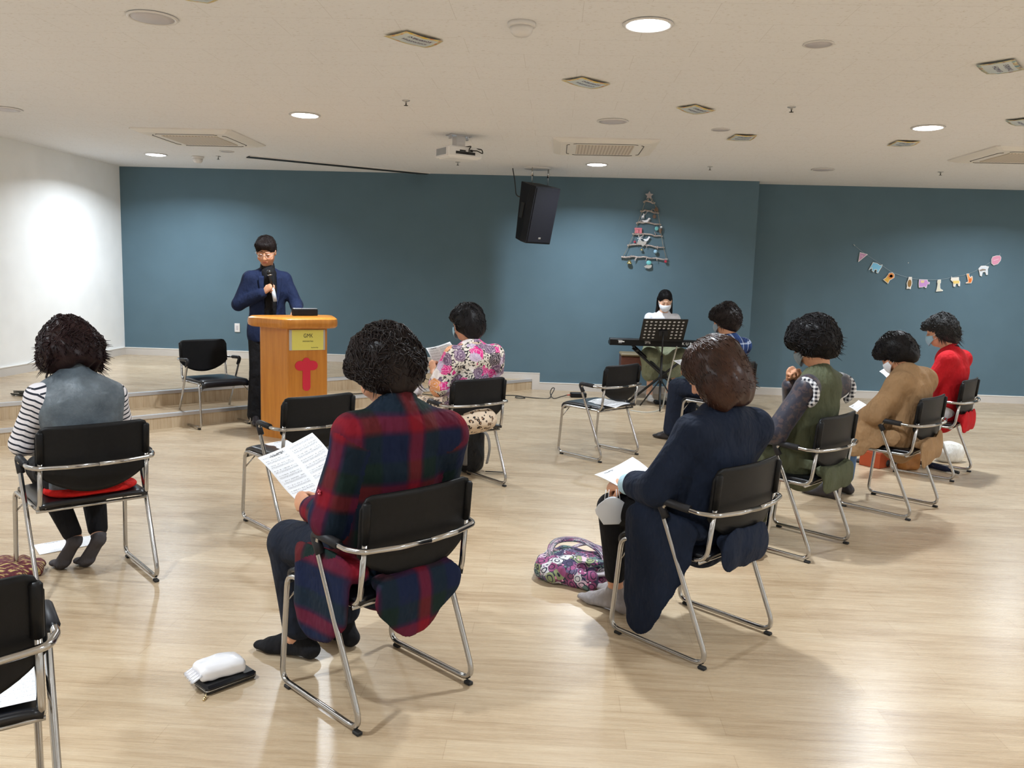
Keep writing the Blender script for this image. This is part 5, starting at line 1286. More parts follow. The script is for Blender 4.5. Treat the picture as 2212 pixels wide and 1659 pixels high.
def body(root, J, mat, vs=0.007, legs='bare', hands=None, k=1.0, arms=1.0):
    """the person's continuous body"""
    hands = hands or {}
    pts = [J[q] for q in ('pel', 'head', 'shL', 'shR', 'elL', 'elR', 'wrL', 'wrR', 'knL', 'knR', 'anL', 'anR')]
    lo = np.min(pts, 0)-0.20; hi = np.max(pts, 0)+0.22; lo[2] = max(lo[2], min(J['anL'][2], J['anR'][2])-0.12)
    f = F(lo, hi, vs); fr = ((0, 1, 0), 0.64)
    f.cap(J['pel'], J['wai'], .125*k, .105*k, .03, fr).cap(J['wai'], J['che'], .105*k, .115*k, .03, fr)
    f.cap(J['che'], J['nec']-np.array([0, 0, .07]), .112*k, .085*k, .03, fr)
    f.cap(J['nec']-np.array([0, 0, .05]), hp(J, (0, -0.025, -0.055)), .056, .050, .025)
    add_head(f, J)
    for s in 'LR':
        sh, el, wr = J['sh'+s], J['el'+s], J['wr'+s]
        f.cap(J['nec']-np.array([0, 0, .06]), sh, .052*k, .048*k, .03)
        f.cap(sh, el, .046*k, .038*k, .02).cap(el, wr, .038*k, .024, .015)
        H = hands.get(s)
        if H: add_hand(f, wr, **H)
        else: add_hand(f, wr, nrm(wr-el), (0, 0, -1), 1 if s == 'R' else -1, (25, 30, 20))
        f.cap(J['hip'+s], J['kn'+s], .080*k, .052*k, .03); f.cap(J['kn'+s], (J['kn'+s]*0.6+J['an'+s]*0.4), .052*k, .047*k, .015)
        f.cap(J['kn'+s]*0.6+J['an'+s]*0.4, J['an'+s], .047*k, .031, .015); add_foot(f, J['an'+s], J['to'+s])
    V, Q = f.mesh(); P = np.zeros((len(V), 3)); q = (V-J['head'])@J['RH']/J.get('hs', 1.0)
    lip = np.exp(-((q[:, 0]/0.020)**4+((q[:, 2]+0.0645)/0.0085)**4))*(q[:, 1] > 0.06); P[:, 0] = lip
    lash = sum(np.exp(-(((q[:, 0]-x*0.031)/0.017)**4+((q[:, 2]-0.001)/0.003)**4)) for x in (-1, 1))*(q[:, 1] > 0.06)
    brow = sum(np.exp(-(((q[:, 0]-x*0.033)/0.018)**4+((q[:, 2]-0.032+abs(0)*0)/0.0042)**4)) for x in (-1, 1))*(q[:, 1] > 0.055)
    P[:, 1] = np.clip(lash*0.9+brow*0.7, 0, 1)
    P[:, 2] = np.clip(sum(np.exp(-(((q[:, 0]-x*0.04)/0.02)**2+((q[:, 2]+0.03)/0.02)**2)) for x in (-1, 1))*(q[:, 1] > 0.04), 0, 1)*0.5
    b = MB(); b.v.append(V); b.p.append(P); b.f = [tuple(x) for x in Q.tolist()]; b.mi = [0]*len(b.f); b.n = len(V)
    return b.build('body', mat, root, attr=True)

def hair(root, J, mat, style='short', n=320, seed=1, vol=1.0, vs=0.006, messy=1.0, label=None, wisps=30):
    s = J.get('hs', 1.0); rg = random.Random(seed)
    lo = np.array([-.17, -.20, -.22]); hi = np.array([.17, .17, .17]); f = F(lo, hi, vs)
    v = vol
    if style in ('short', 'man'):
        f.ell((0, -0.022, 0.045), np.array((0.092, 0.112, 0.092))*v if style == 'short' else (0.085, 0.106, 0.088), 0.01)
        if style == 'short':
            f.ell((0, -0.055, -0.01), np.array((0.094, 0.084, 0.085))*v, 0.03); f.ell((0, -0.070, -0.065), (0.068, 0.050, 0.055), 0.03)
            for x in (-1, 1): f.ell((x*0.066, -0.015, -0.005), np.array((0.028, 0.045, 0.055))*v, 0.02)
            f.ell((0, 0.065, 0.055), (0.072*v, 0.045, 0.042), 0.03)
            f.ell((0, 0.105, -0.045), (0.072, 0.075, 0.085), 0.012, None, True)
        else:
            f.ell((0, -0.05, 0.0), (0.080, 0.070, 0.075), 0.02); f.ell((0.01, 0.062, 0.078), (0.066, 0.042, 0.034), 0.02)
            f.ell((0, 0.10, -0.02), (0.085, 0.062, 0.072), 0.010, None, True); f.ell((0, 0.03, -0.085), (0.11, 0.08, 0.075), 0.01, None, True)
    elif style in ('bob', 'bobl'):
        L = 0.085 if style == 'bob' else 0.125
        f.ell((0, -0.025, 0.042), np.array((0.096, 0.116, 0.095))*v, 0.01); f.ell((0, -0.055, -0.03), np.array((0.108, 0.085, 0.10))*v, 0.03)
        for x in (-1, 1): f.ell((x*0.088, -0.02, -L*0.55), np.array((0.042, 0.068, L*0.72))*v, 0.03)
        f.ell((0, -0.075, -L*0.6), np.array((0.100, 0.050, L*0.60))*v, 0.03)
        f.ell((0, 0.120, -0.055), (0.060, 0.095, 0.105), 0.012, None, True)
        if style == 'bob': f.ell((0, 0.02, -0.19), (0.055, 0.09, 0.09), 0.02, None, True)
        else: f.ell((0, -0.06, -0.10), (0.095, 0.055, 0.075), 0.03); f.ell((0, 0.06, -0.16), (0.05, 0.07, 0.08), 0.02, None, True)
    else:                                   # 'long': straight, tucked behind the ears
        f.ell((0, -0.022, 0.040), (0.082, 0.104, 0.086), 0.01); f.ell((0, -0.06, -0.03), (0.082, 0.060, 0.09), 0.03)
        for x in (-1, 1): f.cap((x*0.072, -0.035, 0.0), (x*0.088, -0.01, -0.155), 0.032, 0.026, 0.02, ((1, 0, 0), 0.6))
        f.box((0, -0.065, -0.09), (0.075, 0.03, 0.08), 0.025, 0.02)
        f.ell((0, 0.10, -0.035), (0.064, 0.092, 0.098), 0.010, None, True)
    a = {'short': 0.0035, 'man': 0.002, 'bob': 0.005, 'bobl': 0.003}.get(style, 0.0008)*messy
    if style in ('short', 'bob'): f.folds(0.0055*messy, 44, seed*1.7, (1, 1, 0.8))
    f.folds(a, 95, seed, (1, 1, 0.5))
    V, Q = f.mesh(); D = f.D
    def surf(d):
        t = np.arange(0.02, 0.20, 0.003); p = np.outer(t, d); ix = ((p-f.lo)/f.vs).astype(int)
        ok = ((ix >= 0) & (ix < f.n-1)).all(1); ix = ix[ok]; t = t[ok]
        ins = D[ix[:, 0], ix[:, 1], ix[:, 2]] < 0
        return t[ins].max() if ins.any() else 0.0
    b = MB(); ph = np.zeros((len(V), 3)); ph[:, 0] = np.arctan2(V[:, 0], -V[:, 1])*1.5; ph[:, 1] = V[:, 2]*6
    T = lambda X: (np.asarray(X)*s)@J['RH'].T+J['head']
    b.v.append(T(V)); b.p.append(ph); b.f = [tuple(q) for q in Q.tolist()]; b.mi = [0]*len(b.f); b.n = len(V)
    cu = {'short': 1.0, 'man': 0.25, 'bob': 0.8, 'bobl': 0.22}.get(style, 0.05)*messy
    n = int(n*2.4)
    for k in range(n):
        az = rg.uniform(0, 2*math.pi); e0 = rg.uniform(-15, 88) if style != 'man' else rg.uniform(20, 88); span = rg.uniform(14, 42)
        wav = rg.uniform(0.2, 1.0)*cu*0.14; w0 = rg.uniform(0, 6); r0 = rg.uniform(0.0012, 0.0030)*(0.8 if style in ('long', 'man') else 1); lift = rg.uniform(0.0, 0.008)*cu; fq = rg.uniform(1.5, 4.0)
        pts = []; m_ = 7
        for i in range(m_):
            u = i/(m_-1); el = e0-span*u; a2 = az+wav*math.sin(w0+i*0.9*fq*0.5)
            d = np.array([math.sin(a2)*math.cos(R(el)), -math.cos(a2)*math.cos(R(el)), math.sin(R(el))]); r = surf(d)
            if r < 0.05: break
            pts.append(d*(r+0.0008+lift*math.sin(u*math.pi)+0.003*cu*math.sin(w0*2+i*fq)))
        if len(pts) < 4: continue
        p2 = T(spline(pts, 2)); nn = len(p2)
        rad = [max(0.0005, r0*math.sin(math.pi*(0.10+0.88*i/(nn-1)))) for i in range(nn)]
        b.tube(p2, rad, 4, caps=False); q = b.p[-1]; q[:, 0] = rg.uniform(0, 9); q[:, 1] = q[:, 1]*3
    for k in range(wisps):                   # loose ends at the lower rim
        az = rg.uniform(-2.1, 2.1); el = rg.uniform(-45, 5) if style != 'man' else rg.uniform(20, 80)
        d = np.array([math.sin(az)*math.cos(R(el)), -math.cos(az)*math.cos(R(el)), math.sin(R(el))]); r = surf(d)
        if r < 0.06: continue
        p = d*(r-0.004); dn = np.array([0, 0, -1.0]); t1 = nrm(dn+d*rg.uniform(0.1, 0.8)); Ls = rg.uniform(0.02, 0.045)*messy
        b.tube(T([p, p+t1*Ls*0.5, p+t1*Ls*0.8+d*Ls*0.35]), [0.0028, 0.0018, 0.0005], 4)
    o = b.build('hair', mat, root, attr=True)
    if label: o['label'] = label
    return o

def top(root, name, mat, J, r=(.150, .140, .145, .115), dep=.68, sh=.060, arm=(.064, .056, .048), sleeve=1.0, vs=0.008, fold=0.004, seed=1, hem=None, neck=True, sleeves=True, extra=None, hips=True, cuts=(), sides='LR', shdrop=.045, k=.04, more=None, zlo=None):
    pts = [J[q] for q in ('pel', 'nec', 'shL', 'shR', 'elL', 'elR', 'wrL', 'wrR')]
    lo = np.min(pts, 0)-0.22; hi = np.max(pts, 0)+np.array([.2, .22, .12]); lo[2] = lo[2] if zlo is None else zlo
    f = F(lo, hi, vs); fr = ((0, 1, 0), dep)
    if hips: f.cap(J['pel']-np.array([0, 0, .02]), J['wai'], r[0], r[1], k, fr, bone='torso')
    f.cap(J['wai'], J['che'], r[1], r[2], k, fr, bone='torso'); f.cap(J['che'], J['nec']-np.array([0, 0, .085]), r[2], r[3], k, fr, bone='torso')
    f.cap(J['nec']-np.array([0, 0, .07]), J['nec']-np.array([0, 0, .005]), .085, .058, .03, bone='torso')
    for s in 'LR':
        shj, el, wr = J['sh'+s], J['el'+s], J['wr'+s]
        f.cap(J['nec']-np.array([0, .0, shdrop+.030]), shj-(shj-J['nec'])*0.10-np.array([0, 0, .008]), sh*1.15, sh*.96, .06, bone='torso')
        if sleeves and s in sides:
            L1 = np.linalg.norm(el-shj); L2 = np.linalg.norm(wr-el)
            if sleeve >= 1:
                f.cap(shj-(shj-J['nec'])*.06-np.array([0, 0, .012]), el, arm[0]*.94, arm[1], .045, bone=('arm', L1)); f.cap(el, el+(wr-el)*min(1, sleeve-1 if sleeve > 1 else 0.92), arm[1], arm[2], .02, bone=('arm', 0.0))
            else: f.cap(shj, shj+(el-shj)*sleeve, arm[0], arm[1], .025, bone=('arm', L1))
    if more: more(f)
    if fold: f.folds(fold, 34, seed)
    if neck: f.cap(J['nec']-np.array([0, -.01, .02]), hp(J, (0, 0, -.02)), .050, .062, .006, sub=True)
    if hem is not None: f.cut((0, 0, hem), (0, 0, -1))
    for (p, n_) in cuts: f.cut(p, n_)
    return f.build(name, mat, root, extra)
def trousers(root, name, mat, J, r=(.155, .095, .070, .058), end=0.0, vs=0.008, seed=2, fold=0.003, cutz=None, dep=.80, flare=None, k=.03):
    pts = [J[q] for q in ('pel', 'hipL', 'hipR', 'knL', 'knR', 'anL', 'anR')]
    lo = np.min(pts, 0)-0.17; hi = np.max(pts, 0)+0.17; f = F(lo, hi, vs)
    f.cap(J['pel']+np.array([0, 0, .04]), J['pel']-np.array([0, 0, .01]), r[0]*0.9, r[0], k, ((0, 1, 0), dep), bone='torso')
    for s in 'LR':
        h_, kn, an = J['hip'+s], J['kn'+s], J['an'+s]; e = kn+(an-kn)*(1-end)
        f.cap(h_, kn, r[1], r[2], k, bone=('arm', .8)); f.cap(kn, e, r[2], r[3] if flare is None else flare, .012, bone=('arm', .4))
        if end > 0: f.cut(e, nrm(an-kn)) if False else None
    if fold: f.folds(fold, 40, seed)
    if cutz is not None: f.cut((0, 0, cutz), (0, 0, -1))
    return f.build(name, mat, root)
def shoes(root, name, mat, J, pad=0.004, top_=0.055, vs=0.006, label=None, sides='LR', low=False):
    for s in sides:
        an = J['an'+s]; f = F(an-np.array([.26, .26, .10]), an+np.array([.26, .26, .14]), vs)
        add_foot(f, an, J['to'+s], pad); f.cap(an, an+nrm(J['kn'+s]-an)*0.05, .035+pad, .034+pad, .01)
        if low: f.ell(an+nrm(J['to'+s])*0.03+np.array([0, 0, 0.03]), (.06, .06, .065), .008, None, True)
        else: f.cut(an+nrm(J['kn'+s]-an)*top_, nrm(J['kn'+s]-an))
        f.cut((0, 0, an[2]-0.088), (0, 0, -1)); f.build(name, mat, root)
def mask(root, J, mat, label, kind='surgical'):
    s = J.get('hs', 1.0)
    def fn(u, v):
        x = (u-0.5)*2; a = x*1.18; w = 1-abs(x)**2.2
        zt = -0.008-0.010*abs(x); zb = -0.098+0.045*abs(x)**1.5
        z = zt+(zb-zt)*v; rr = 0.071; bulge = (0.030 if kind == 'kf' else 0.022)*w*math.sin(math.pi*min(1, 0.18+0.72*v))
        y = 0.026+(rr+0.002)*math.cos(a)*0.92+bulge+0.003; X = (rr+0.003)*math.sin(a)
        return hp(J, (X, y, z))
    b = MB(); b.grid(fn, 20, 10, 0.0022); o = b.build('face_mask', mat, root, attr=True); o['label'] = label
    for x in (-1, 1):
        e1, e2 = fn(0.5+x*0.49, 0.1), fn(0.5+x*0.49, 0.9); ear = hp(J, (x*0.084, -0.026, 0.004)); ear2 = hp(J, (x*0.083, -0.026, -0.022))
        MB().tube([e1, ear, ear2, e2], 0.0016, 5).build('ear_loop', m_ow, o)
    return o
def drape(pathfn, zt, zb, nu=28, nv=14, th=0.005, wave=0.010, freq=5, seed=0.0):
    """hanging cloth: pathfn(u)->(x,y) at the top; zt(u), zb(u) heights; sways outward with folds"""
    def ex(b):
        def fn(u, v):
            x, y = pathfn(u); z = zt(u)*(1-v)+zb(u)*v
            x2, y2 = pathfn(min(1, u+0.01)); x1_, y1_ = pathfn(max(0, u-0.01)); tx, ty = x2-x1_, y2-y1_; L = math.hypot(tx, ty)+1e-9
            w = wave*v*math.sin(freq*2*math.pi*u+seed)
            return (x+ty/L*w, y-tx/L*w, z)
        def uv(u, v):
            x, y = pathfn(u); return (x*0.6+y*0.8, y, zt(u)*(1-v)+zb(u)*v)
        b.grid(fn, nu, nv, th, uv=uv)
    return ex
lerp = lambda pts: (lambda u: tuple(np.array([np.interp(u, np.linspace(0, 1, len(pts)), [p[i] for p in pts]) for i in range(len(pts[0]))])) if not np.isscalar(pts[0]) else float(np.interp(u, np.linspace(0, 1, len(pts)), pts)))
def smoothpath(pts):
    sp = spline([(*p, 0) for p in pts], 12); return lambda u: tuple(sp[min(len(sp)-1, int(round(u*(len(sp)-1))))][:2])

# --- fabrics with a pattern
def mat_plaid(name, stopsU, stopsV, pu=0.17, pv=0.17, su=1.0, off=(0, 0)):
    t = NT(name); P = t.xyz(t.P())
    cu = t.ramp(t.math('FRACT', t.math('ADD', t.math('DIVIDE', P[0], pu), 10.0+off[0])), stopsU)
    cv = t.ramp(t.math('FRACT', t.math('ADD', t.math('DIVIDE', P[2], pv), 10.0+off[1])), stopsV)
    c = t.mix(0.5, cu, cv); t.bs(Base_Color=c, Roughness=0.85, Specular_IOR_Level=0.2); cloth_bump(t, 0.55); return t.m
NV, RD, GN, PU = (0.006, 0.012, 0.042), (0.19, 0.006, 0.016), (0.006, 0.018, 0.016), (0.050, 0.005, 0.022)
stU = [(0.0, NV), (0.30, NV), (0.34, PU), (0.40, RD), (0.56, RD), (0.60, PU), (0.66, GN), (0.90, GN), (0.96, NV)]
m_plaid = mat_plaid('red_navy_plaid', stU, stU, 0.21, 0.23, off=(0.50, 0.12))
WH, BL, BD = (0.55, 0.60, 0.68), (0.012, 0.035, 0.12), (0.006, 0.015, 0.06)
stW = [(0.0, BL), (0.44, BL), (0.46, WH), (0.49, WH), (0.51, BL), (0.54, WH), (0.56, WH), (0.58, BD), (1.0, BD)]
m_bluecheck = mat_plaid('blue_white_check', stW, stW, 0.10, 0.10)
def mat_stripe():
    t = NT('striped_jersey'); P = t.xyz(t.P())
    w = t.math('ABSOLUTE', t.math('SUBTRACT', t.math('FRACT', t.math('ADD', t.math('DIVIDE', P[0], 0.16), 10.25)), 0.5))
    k = t.math('FRACT', t.math('ADD', t.math('DIVIDE', t.math('ADD', P[2], t.math('MULTIPLY', w, 0.035)), 0.026), 20.0))
    t.bs(Base_Color=t.mix(t.math('GREATER_THAN', k, 0.68), rgb(226, 222, 226), rgb(28, 34, 48)), Roughness=0.85); cloth_bump(t, 0.3); return t.m
m_stripe = mat_stripe()
def mat_gingham():
    t = NT('gingham'); P = t.xyz(t.obj())
    s = lambda x: t.math('GREATER_THAN', t.math('FRACT', t.math('ADD', t.math('DIVIDE', x, 0.022), 40)), 0.5)
    f = t.math('MULTIPLY', t.math('ADD', s(P[1]), s(P[2])), 0.5)
    t.bs(Base_Color=t.mix(f, rgb(228, 228, 232), rgb(24, 26, 40)), Roughness=0.85); return t.m
m_gingham = mat_gingham()
def mat_leopard(name='leopard_print', scale=34):
    t = NT(name); w = t.n('ShaderNodeVectorMath', dict(operation='ADD')); o = t.obj(); t.set(w.inputs[0], o); t.set(w.inputs[1], t.map(t.noise(o, 40, 2, out=1), (0.02, 0.02, 0.02)))
    d = t.vor(w, scale); ring = t.math('COMPARE', d, 0.30, 0.10); gap = t.math('GREATER_THAN', t.noise(o, scale*1.4, 1), 0.42)
    c = t.mix(t.math('LESS_THAN', d, 0.22), rgb(206, 184, 160), rgb(150, 112, 80)); c = t.mix(t.math('MULTIPLY', ring, gap), c, rgb(24, 18, 18))
    t.bs(Base_Color=c, Roughness=0.8); cloth_bump(t, 0.5); return t.m
m_leo = mat_leopard()
def mat_floral():
    t = NT('pink_floral_print'); o = t.obj()
    w = t.n('ShaderNodeVectorMath', dict(operation='ADD')); t.set(w.inputs[0], o); t.set(w.inputs[1], t.map(t.noise(o, 30, 3, out=1), (0.055, 0.055, 0.055)))
    d = t.vor(w, 13); cl = t.xyz(t.vor(w, 13, out='Color'))[0]
    pal = t.ramp(cl, [(0.0, rgb(214, 40, 130)), (0.30, rgb(110, 84, 112)), (0.48, rgb(236, 226, 222)), (0.60, rgb(224, 150, 90)), (0.70, rgb(216, 60, 140)), (0.82, rgb(190, 170, 196)), (0.92, rgb(60, 54, 62))], 'CONSTANT')
    ring = t.math('COMPARE', t.math('FRACT', t.math('MULTIPLY', d, 5.0)), 0.5, 0.17); pal = t.mix(t.math('MULTIPLY', ring, 0.40), pal, rgb(236, 216, 226))
    bg = t.mix(t.math('GREATER_THAN', t.noise(o, 70, 3), 0.54), rgb(226, 216, 204), rgb(40, 36, 40))
    c = t.mix(t.math('GREATER_THAN', d, 0.62), pal, bg)
    t.bs(Base_Color=c, Roughness=0.8); cloth_bump(t, 0.6); return t.m
m_floral = mat_floral()
def mat_sheer():
    t = NT('sheer_lace'); n1 = t.noise(t.map(t.obj(), (1, 1, 1)), 38, 3)
    f = t.ramp(n1, [(0.44, (0.055, 0.035, 0.040)), (0.50, (0.013, 0.014, 0.030))])
    t.bs(Base_Color=f, Roughness=0.5, Sheen_Weight=0.15); return t.m
m_sheer = mat_sheer()
def mat_leather():
    t = NT('grey_leather'); o = t.obj(); n1 = t.noise(o, 7, 4, 0.6)
    c = t.ramp(n1, [(0.35, rgb(62, 72, 80)), (0.55, rgb(88, 98, 106)), (0.7, rgb(112, 124, 134))])
    t.bs(Base_Color=c, Roughness=t.ramp(n1, [(0.4, (0.6,)*3), (0.65, (0.4,)*3)])); t.bump(t.math('ADD', n1, t.math('MULTIPLY', t.noise(o, 160, 2), 0.12)), 0.5, 0.02); return t.m
m_leather = mat_leather()
m_denim = cloth('blue_denim', rgb(32, 40, 58)); m_denim_l = cloth('light_denim', rgb(104, 138, 186)); m_black = cloth('black_knit', (0.008, 0.008, 0.010), var=0.2); m_navyt = cloth('navy_trouser', (0.010, 0.014, 0.026))
m_navy = cloth('navy_coat', (0.008, 0.014, 0.032), fold=0.8); m_suit = cloth('navy_suit', (0.010, 0.018, 0.055), fold=0.5); m_olive = cloth('olive_cotton', rgb(82, 86, 66), fold=0.8); m_olive2 = cloth('olive_skirt', rgb(134, 138, 112), fold=1.0)
m_tan = cloth('tan_trench', rgb(156, 124, 90), fold=1.0); m_redc = cloth('red_knit', rgb(186, 24, 34), fold=0.5); m_tee = cloth('white_tee', rgb(226, 228, 236)); m_greysock = cloth('grey_sock', rgb(72, 68, 70)); m_lightsock = cloth('light_sock', rgb(150, 144, 144))
m_sky = cloth('light_blue_cuff', rgb(178, 208, 222)); m_redband = cloth('red_shirt_hem', rgb(206, 30, 26)); m_greymask = M('grey_mask', rgb(132, 146, 156), 0.8, noise=(300, 0.3)); m_bluemask = M('blue_mask', rgb(150, 186, 204), 0.8); m_whitemask = M('white_mask', rgb(228, 232, 240), 0.8)
m_shoe = M('dark_shoe', (0.018, 0.013, 0.014), 0.45); m_wshoe = M('white_shoe', rgb(214, 212, 210), 0.5); m_gold = M('gold_bracelet', (0.7, 0.45, 0.3), 0.3, 1.0)
def person(key, label):
    x, y, a = CHAIRS[key] if isinstance(key, str) else key
    return thing('person', label, 'person', (x, y, 0), a)
# ---------- woman in the red plaid shirt (nearest, left of centre)
J = seated(head=(0, .0, 1.155), nec=(0, -.085, 1.045), shL=(-.178, -.07, .965), shR=(.185, -.14, .94), elL=(-.212, -.01, .680), wrL=(-.160, .205, .655), elR=(.25, -.02, .68), wrR=(.13, .22, .66),
           knL=(-.15, .36, .485), knR=(.12, .40, .48), anL=(-.085, .395, .09), anR=(.105, .385, .09), toL=(-.45, .9, 0), toR=(-.12, 1, 0), turn=12, down=32, che=(0, -.065, .86))
p = person('C2', 'woman with curly black hair in a red and navy plaid shirt')
HL = dict(d=nrm((.12, .95, .05)), n=(.9, -.1, -.2), side=-1, curl=(48, 62, 40), size=1.05, thumb=40)
HR = dict(d=nrm((-.2, .9, .1)), n=(-.9, -.1, -.2), side=1, curl=(48, 62, 40), size=0.98, thumb=40)
HL['side'] = 1; HR['side'] = -1
body(p, J, m_skin, 0.0055, hands={'L': HL, 'R': HR}, k=1.08)
hair(p, J, m_hdark, 'short', 950, 3, 1.16, 0.005, 1.1)
def back_tail(f, x0, x1, zb, y=-.234, th=.15):
    """cloth hanging behind the seat, below the backrest"""
    Y_ = (0, 1, 0); w = (x1-x0)/2; c = (x0+x1)/2
    f.cap((x0+.05, -.195, .488), (x1-.05, -.195, .488), .030, .030, .03)
    f.cap((x0+.055, y+.012, .470), (x1-.055, y+.012, .470), .042, .042, .02, (Y_, .30)); f.cap((x0+.06, y, .44), (x1-.06, y, .44), .060, .060, .02, (Y_, th))
    for (x, z, r) in zb: f.cap((x, y, .44), (x, y-.003, z+r), r*1.15, r, .04, (Y_, min(.3, .0085/r)))
def side_tail(f, pts, x=-.243):
    X_ = (1, 0, 0)
    f.cap((x+.045, pts[0][0]-.03, .52), (x+.045, pts[-1][0]+.0, .52), .034, .034, .03)
    for (y, z, r) in pts: f.cap((x+.004, y, .52), (x-.002, y, z+r), r*1.1, r, .04, (X_, min(.3, .0078/r)))
def tails(f):
    back_tail(f, -.20, .165, [(-.13, .37, .035), (-.10, .32, .04), (-.06, .285, .04), (-.01, .29, .04), (.03, .32, .04), (.08, .36, .04), (.12, .40, .035)])
    side_tail(f, [(-.11, .33, .035), (-.07, .29, .04), (-.02, .25, .04), (.03, .235, .04), (.08, .23, .04), (.12, .26, .035), (.14, .32, .03)])
top(p, 'plaid_shirt', m_plaid, J, (.200, .175, .178, .120), .66, .074, (.078, .072, .050), 1.80, 0.0055, 0.0045, 1.5, k=.05, more=tails, zlo=.18)
f = F((-.12, -.22, .95), (.12, .10, 1.14), 0.006); a_ = J['nec']; hd = nrm(hp(J, (0, -.03, -.06))-a_)
f.cap(a_-hd*.03, a_+hd*.035, .078, .066, .01).cap(a_-hd*.05, a_+hd*.09, .058, .052, .004, sub=True); f.cut(a_+hd*.035, hd); f.cut(a_+np.array([0, .055, 0]), (0, 1, 0.2)); f.build('collar', m_plaid, p)
f = F((-.34, .12, .58), (-.02, .36, .75), 0.005); e = J['wrL']; dv = nrm(J['wrL']-J['elL']); f.cap(e-dv*.065, e-dv*.018, .048, .044, .004).cap(e-dv*.06, e+dv*.02, .030, .030, .002, sub=True); f.cut(e-dv*.016, dv); f.build('cuff', m_plaid, p)
b = MB(); 
for kk in range(2):
    cc = e+dv*(0.006+0.006*kk); u1 = nrm(np.cross(dv, (0, 0, 1))); u2 = np.cross(dv, u1); b.tube([cc+(u1*math.cos(t)+u2*math.sin(t))*0.031 for t in np.linspace(0, 2*math.pi, 25)[:-1]], 0.0016, 5, closed=True)
b.build('bracelet', m_gold, p)
f = F((-.36, -.1, .78), (-.24, .05, .92), 0.005)
b = MB(); c0 = J['shL']*.35+J['elL']*.65+np.array([-.078, 0, 0]); 
for kk in range(5): b.ball(c0+np.array([0.001, 0.006*math.cos(kk*1.256), 0.006*math.sin(kk*1.256)]), 0.004, 8, 6)
b.build('embroidered_flower', m_ored, p)
trousers(p, 'trousers', m_navyt, J, (.165, .100, .082, .068), 0.14, 0.008)
shoes(p, 'sock', m_black, J, 0.005, low=True)

# ---------- woman in the grey vest (left)
J = seated(head=(-.02, .115, 1.082), nec=(-.02, .01, .985), shL=(-.185, -.03, .90), shR=(.15, -.03, .885), elL=(-.232, .06, .68), elR=(.20, .08, .67), wrL=(-.09, .27, .61), wrR=(.07, .27, .61), che=(-.01, -.045, .83), wai=(0, -.055, .66),
           knL=(-.11, .33, .50), knR=(.11, .33, .50), anL=(.0, .215, .15), anR=(.11, .215, .15), toL=(-.25, .6, -1), toR=(-.35, .6, -1), down=48)
p = person('C1', 'woman seen from behind in grey leather vest and striped sleeves')
def tuck_foot(f, s, pad=0.0):
    b0 = {'L': np.array([-.055, .225, .035+pad*.2]), 'R': np.array([.045, .19, .035+pad*.2])}[s]; he = b0+np.array([.05, -.035, .105]); an = J['an'+s]
    f.cap(an, he, .030+pad, .029+pad, .015); f.cap(he, b0, .029+pad, .034+pad, .015, (nrm(np.cross(he-b0, (1, .3, 0))), .75)); f.cap(b0, b0+np.array([-.02, .06, -.015]), .034+pad, .024+pad, .01, ((0, 0, 1), .6)); f.cap(an, an+(J['kn'+s]-an)*.15, .032+pad, .036+pad, .01)
_af = add_foot
def add_foot(f, an, to, pad=0.0, toeup=0.0, k=0.015, sole=None, length=0.235):
    s = 'L' if an[0] < .055 else 'R'; tuck_foot(f, s, pad)
body(p, J, m_skin, 0.007, k=.92)
for s in 'LR':
    an = J['an'+s]; f = F(an-np.array([.2, .15, .16]), an+np.array([.15, .2, .12]), 0.006); tuck_foot(f, s, .004); f.cut(an+np.array([0, 0, .0]), (.0, .5, .87)); f.build('sock', m_greysock, p)
add_foot = _af
hair(p, J, m_hred, 'bob', 620, 5, 1.15, 0.006, 1.4, wisps=320)
top(p, 'striped_shirt', m_stripe, J, (.150, .138, .145, .105), .62, .054, (.060, .056, .046), 1.95, 0.007, 0.003, 2.0, hem=.47)
top(p, 'leather_vest', m_leather, J, (.182, .160, .170, .118), .66, .060, (0, 0, 0), 1, 0.007, 0.0045, 3.0, hem=.475, sleeves=False,
    cuts=[((J['shL'][0]-.018, 0, .9), (-1, 0, -.10)), ((J['shR'][0]+.018, 0, .9), (1, 0, -.10))], more=lambda f: f.cap(J['nec']-np.array([0, .0, .03]), J['nec']+np.array([0, .03, .035]), .066, .058, .02))
f = F((-.22, -.24, .42), (.22, .05, .52), 0.007); f.cap((-.06, -.055, .468), (.09, -.055, .468), .125, .125, .02, ((0, 0, 1), .22)); o = f.build('shirt_hem', m_redband, p); o['label'] = 'bright red shirt hem showing at the seat'
trousers(p, 'leggings', m_black, J, (.150, .088, .062, .046), 0.08, 0.007)

# ---------- woman in the floral blouse
J = seated(head=(0, -.045, 1.155), nec=(0, -.115, 1.015), shL=(-.165, -.125, .94), shR=(.165, -.15, .94), elL=(-.235, -.05, .70), wrL=(-.12, .155, .80), elR=(.235, -.03, .70), wrR=(.13, .17, .82), che=(0, -.065, .85), down=10, turn=8)
p = person('C4', 'woman in a pink floral blouse holding up a music sheet')
HL = dict(d=nrm((.1, .6, .6)), n=(.9, .1, -.1), side=1, curl=(45, 55, 35)); HR = dict(d=nrm((-.1, .6, .6)), n=(-.9, .1, -.1), side=-1, curl=(45, 55, 35))
body(p, J, m_skin, 0.007, hands={'L': HL, 'R': HR}, k=1.05)
hair(p, J, m_hblack, 'short', 300, 7, 1.04, 0.006, 0.8)
mask(p, J, m_bluemask, 'pale blue surgical mask')
top(p, 'floral_blouse', m_floral, J, (.185, .165, .170, .118), .68, .068, (.076, .080, .0), 0.82, 0.007, 0.004, 4.0, hem=.47)
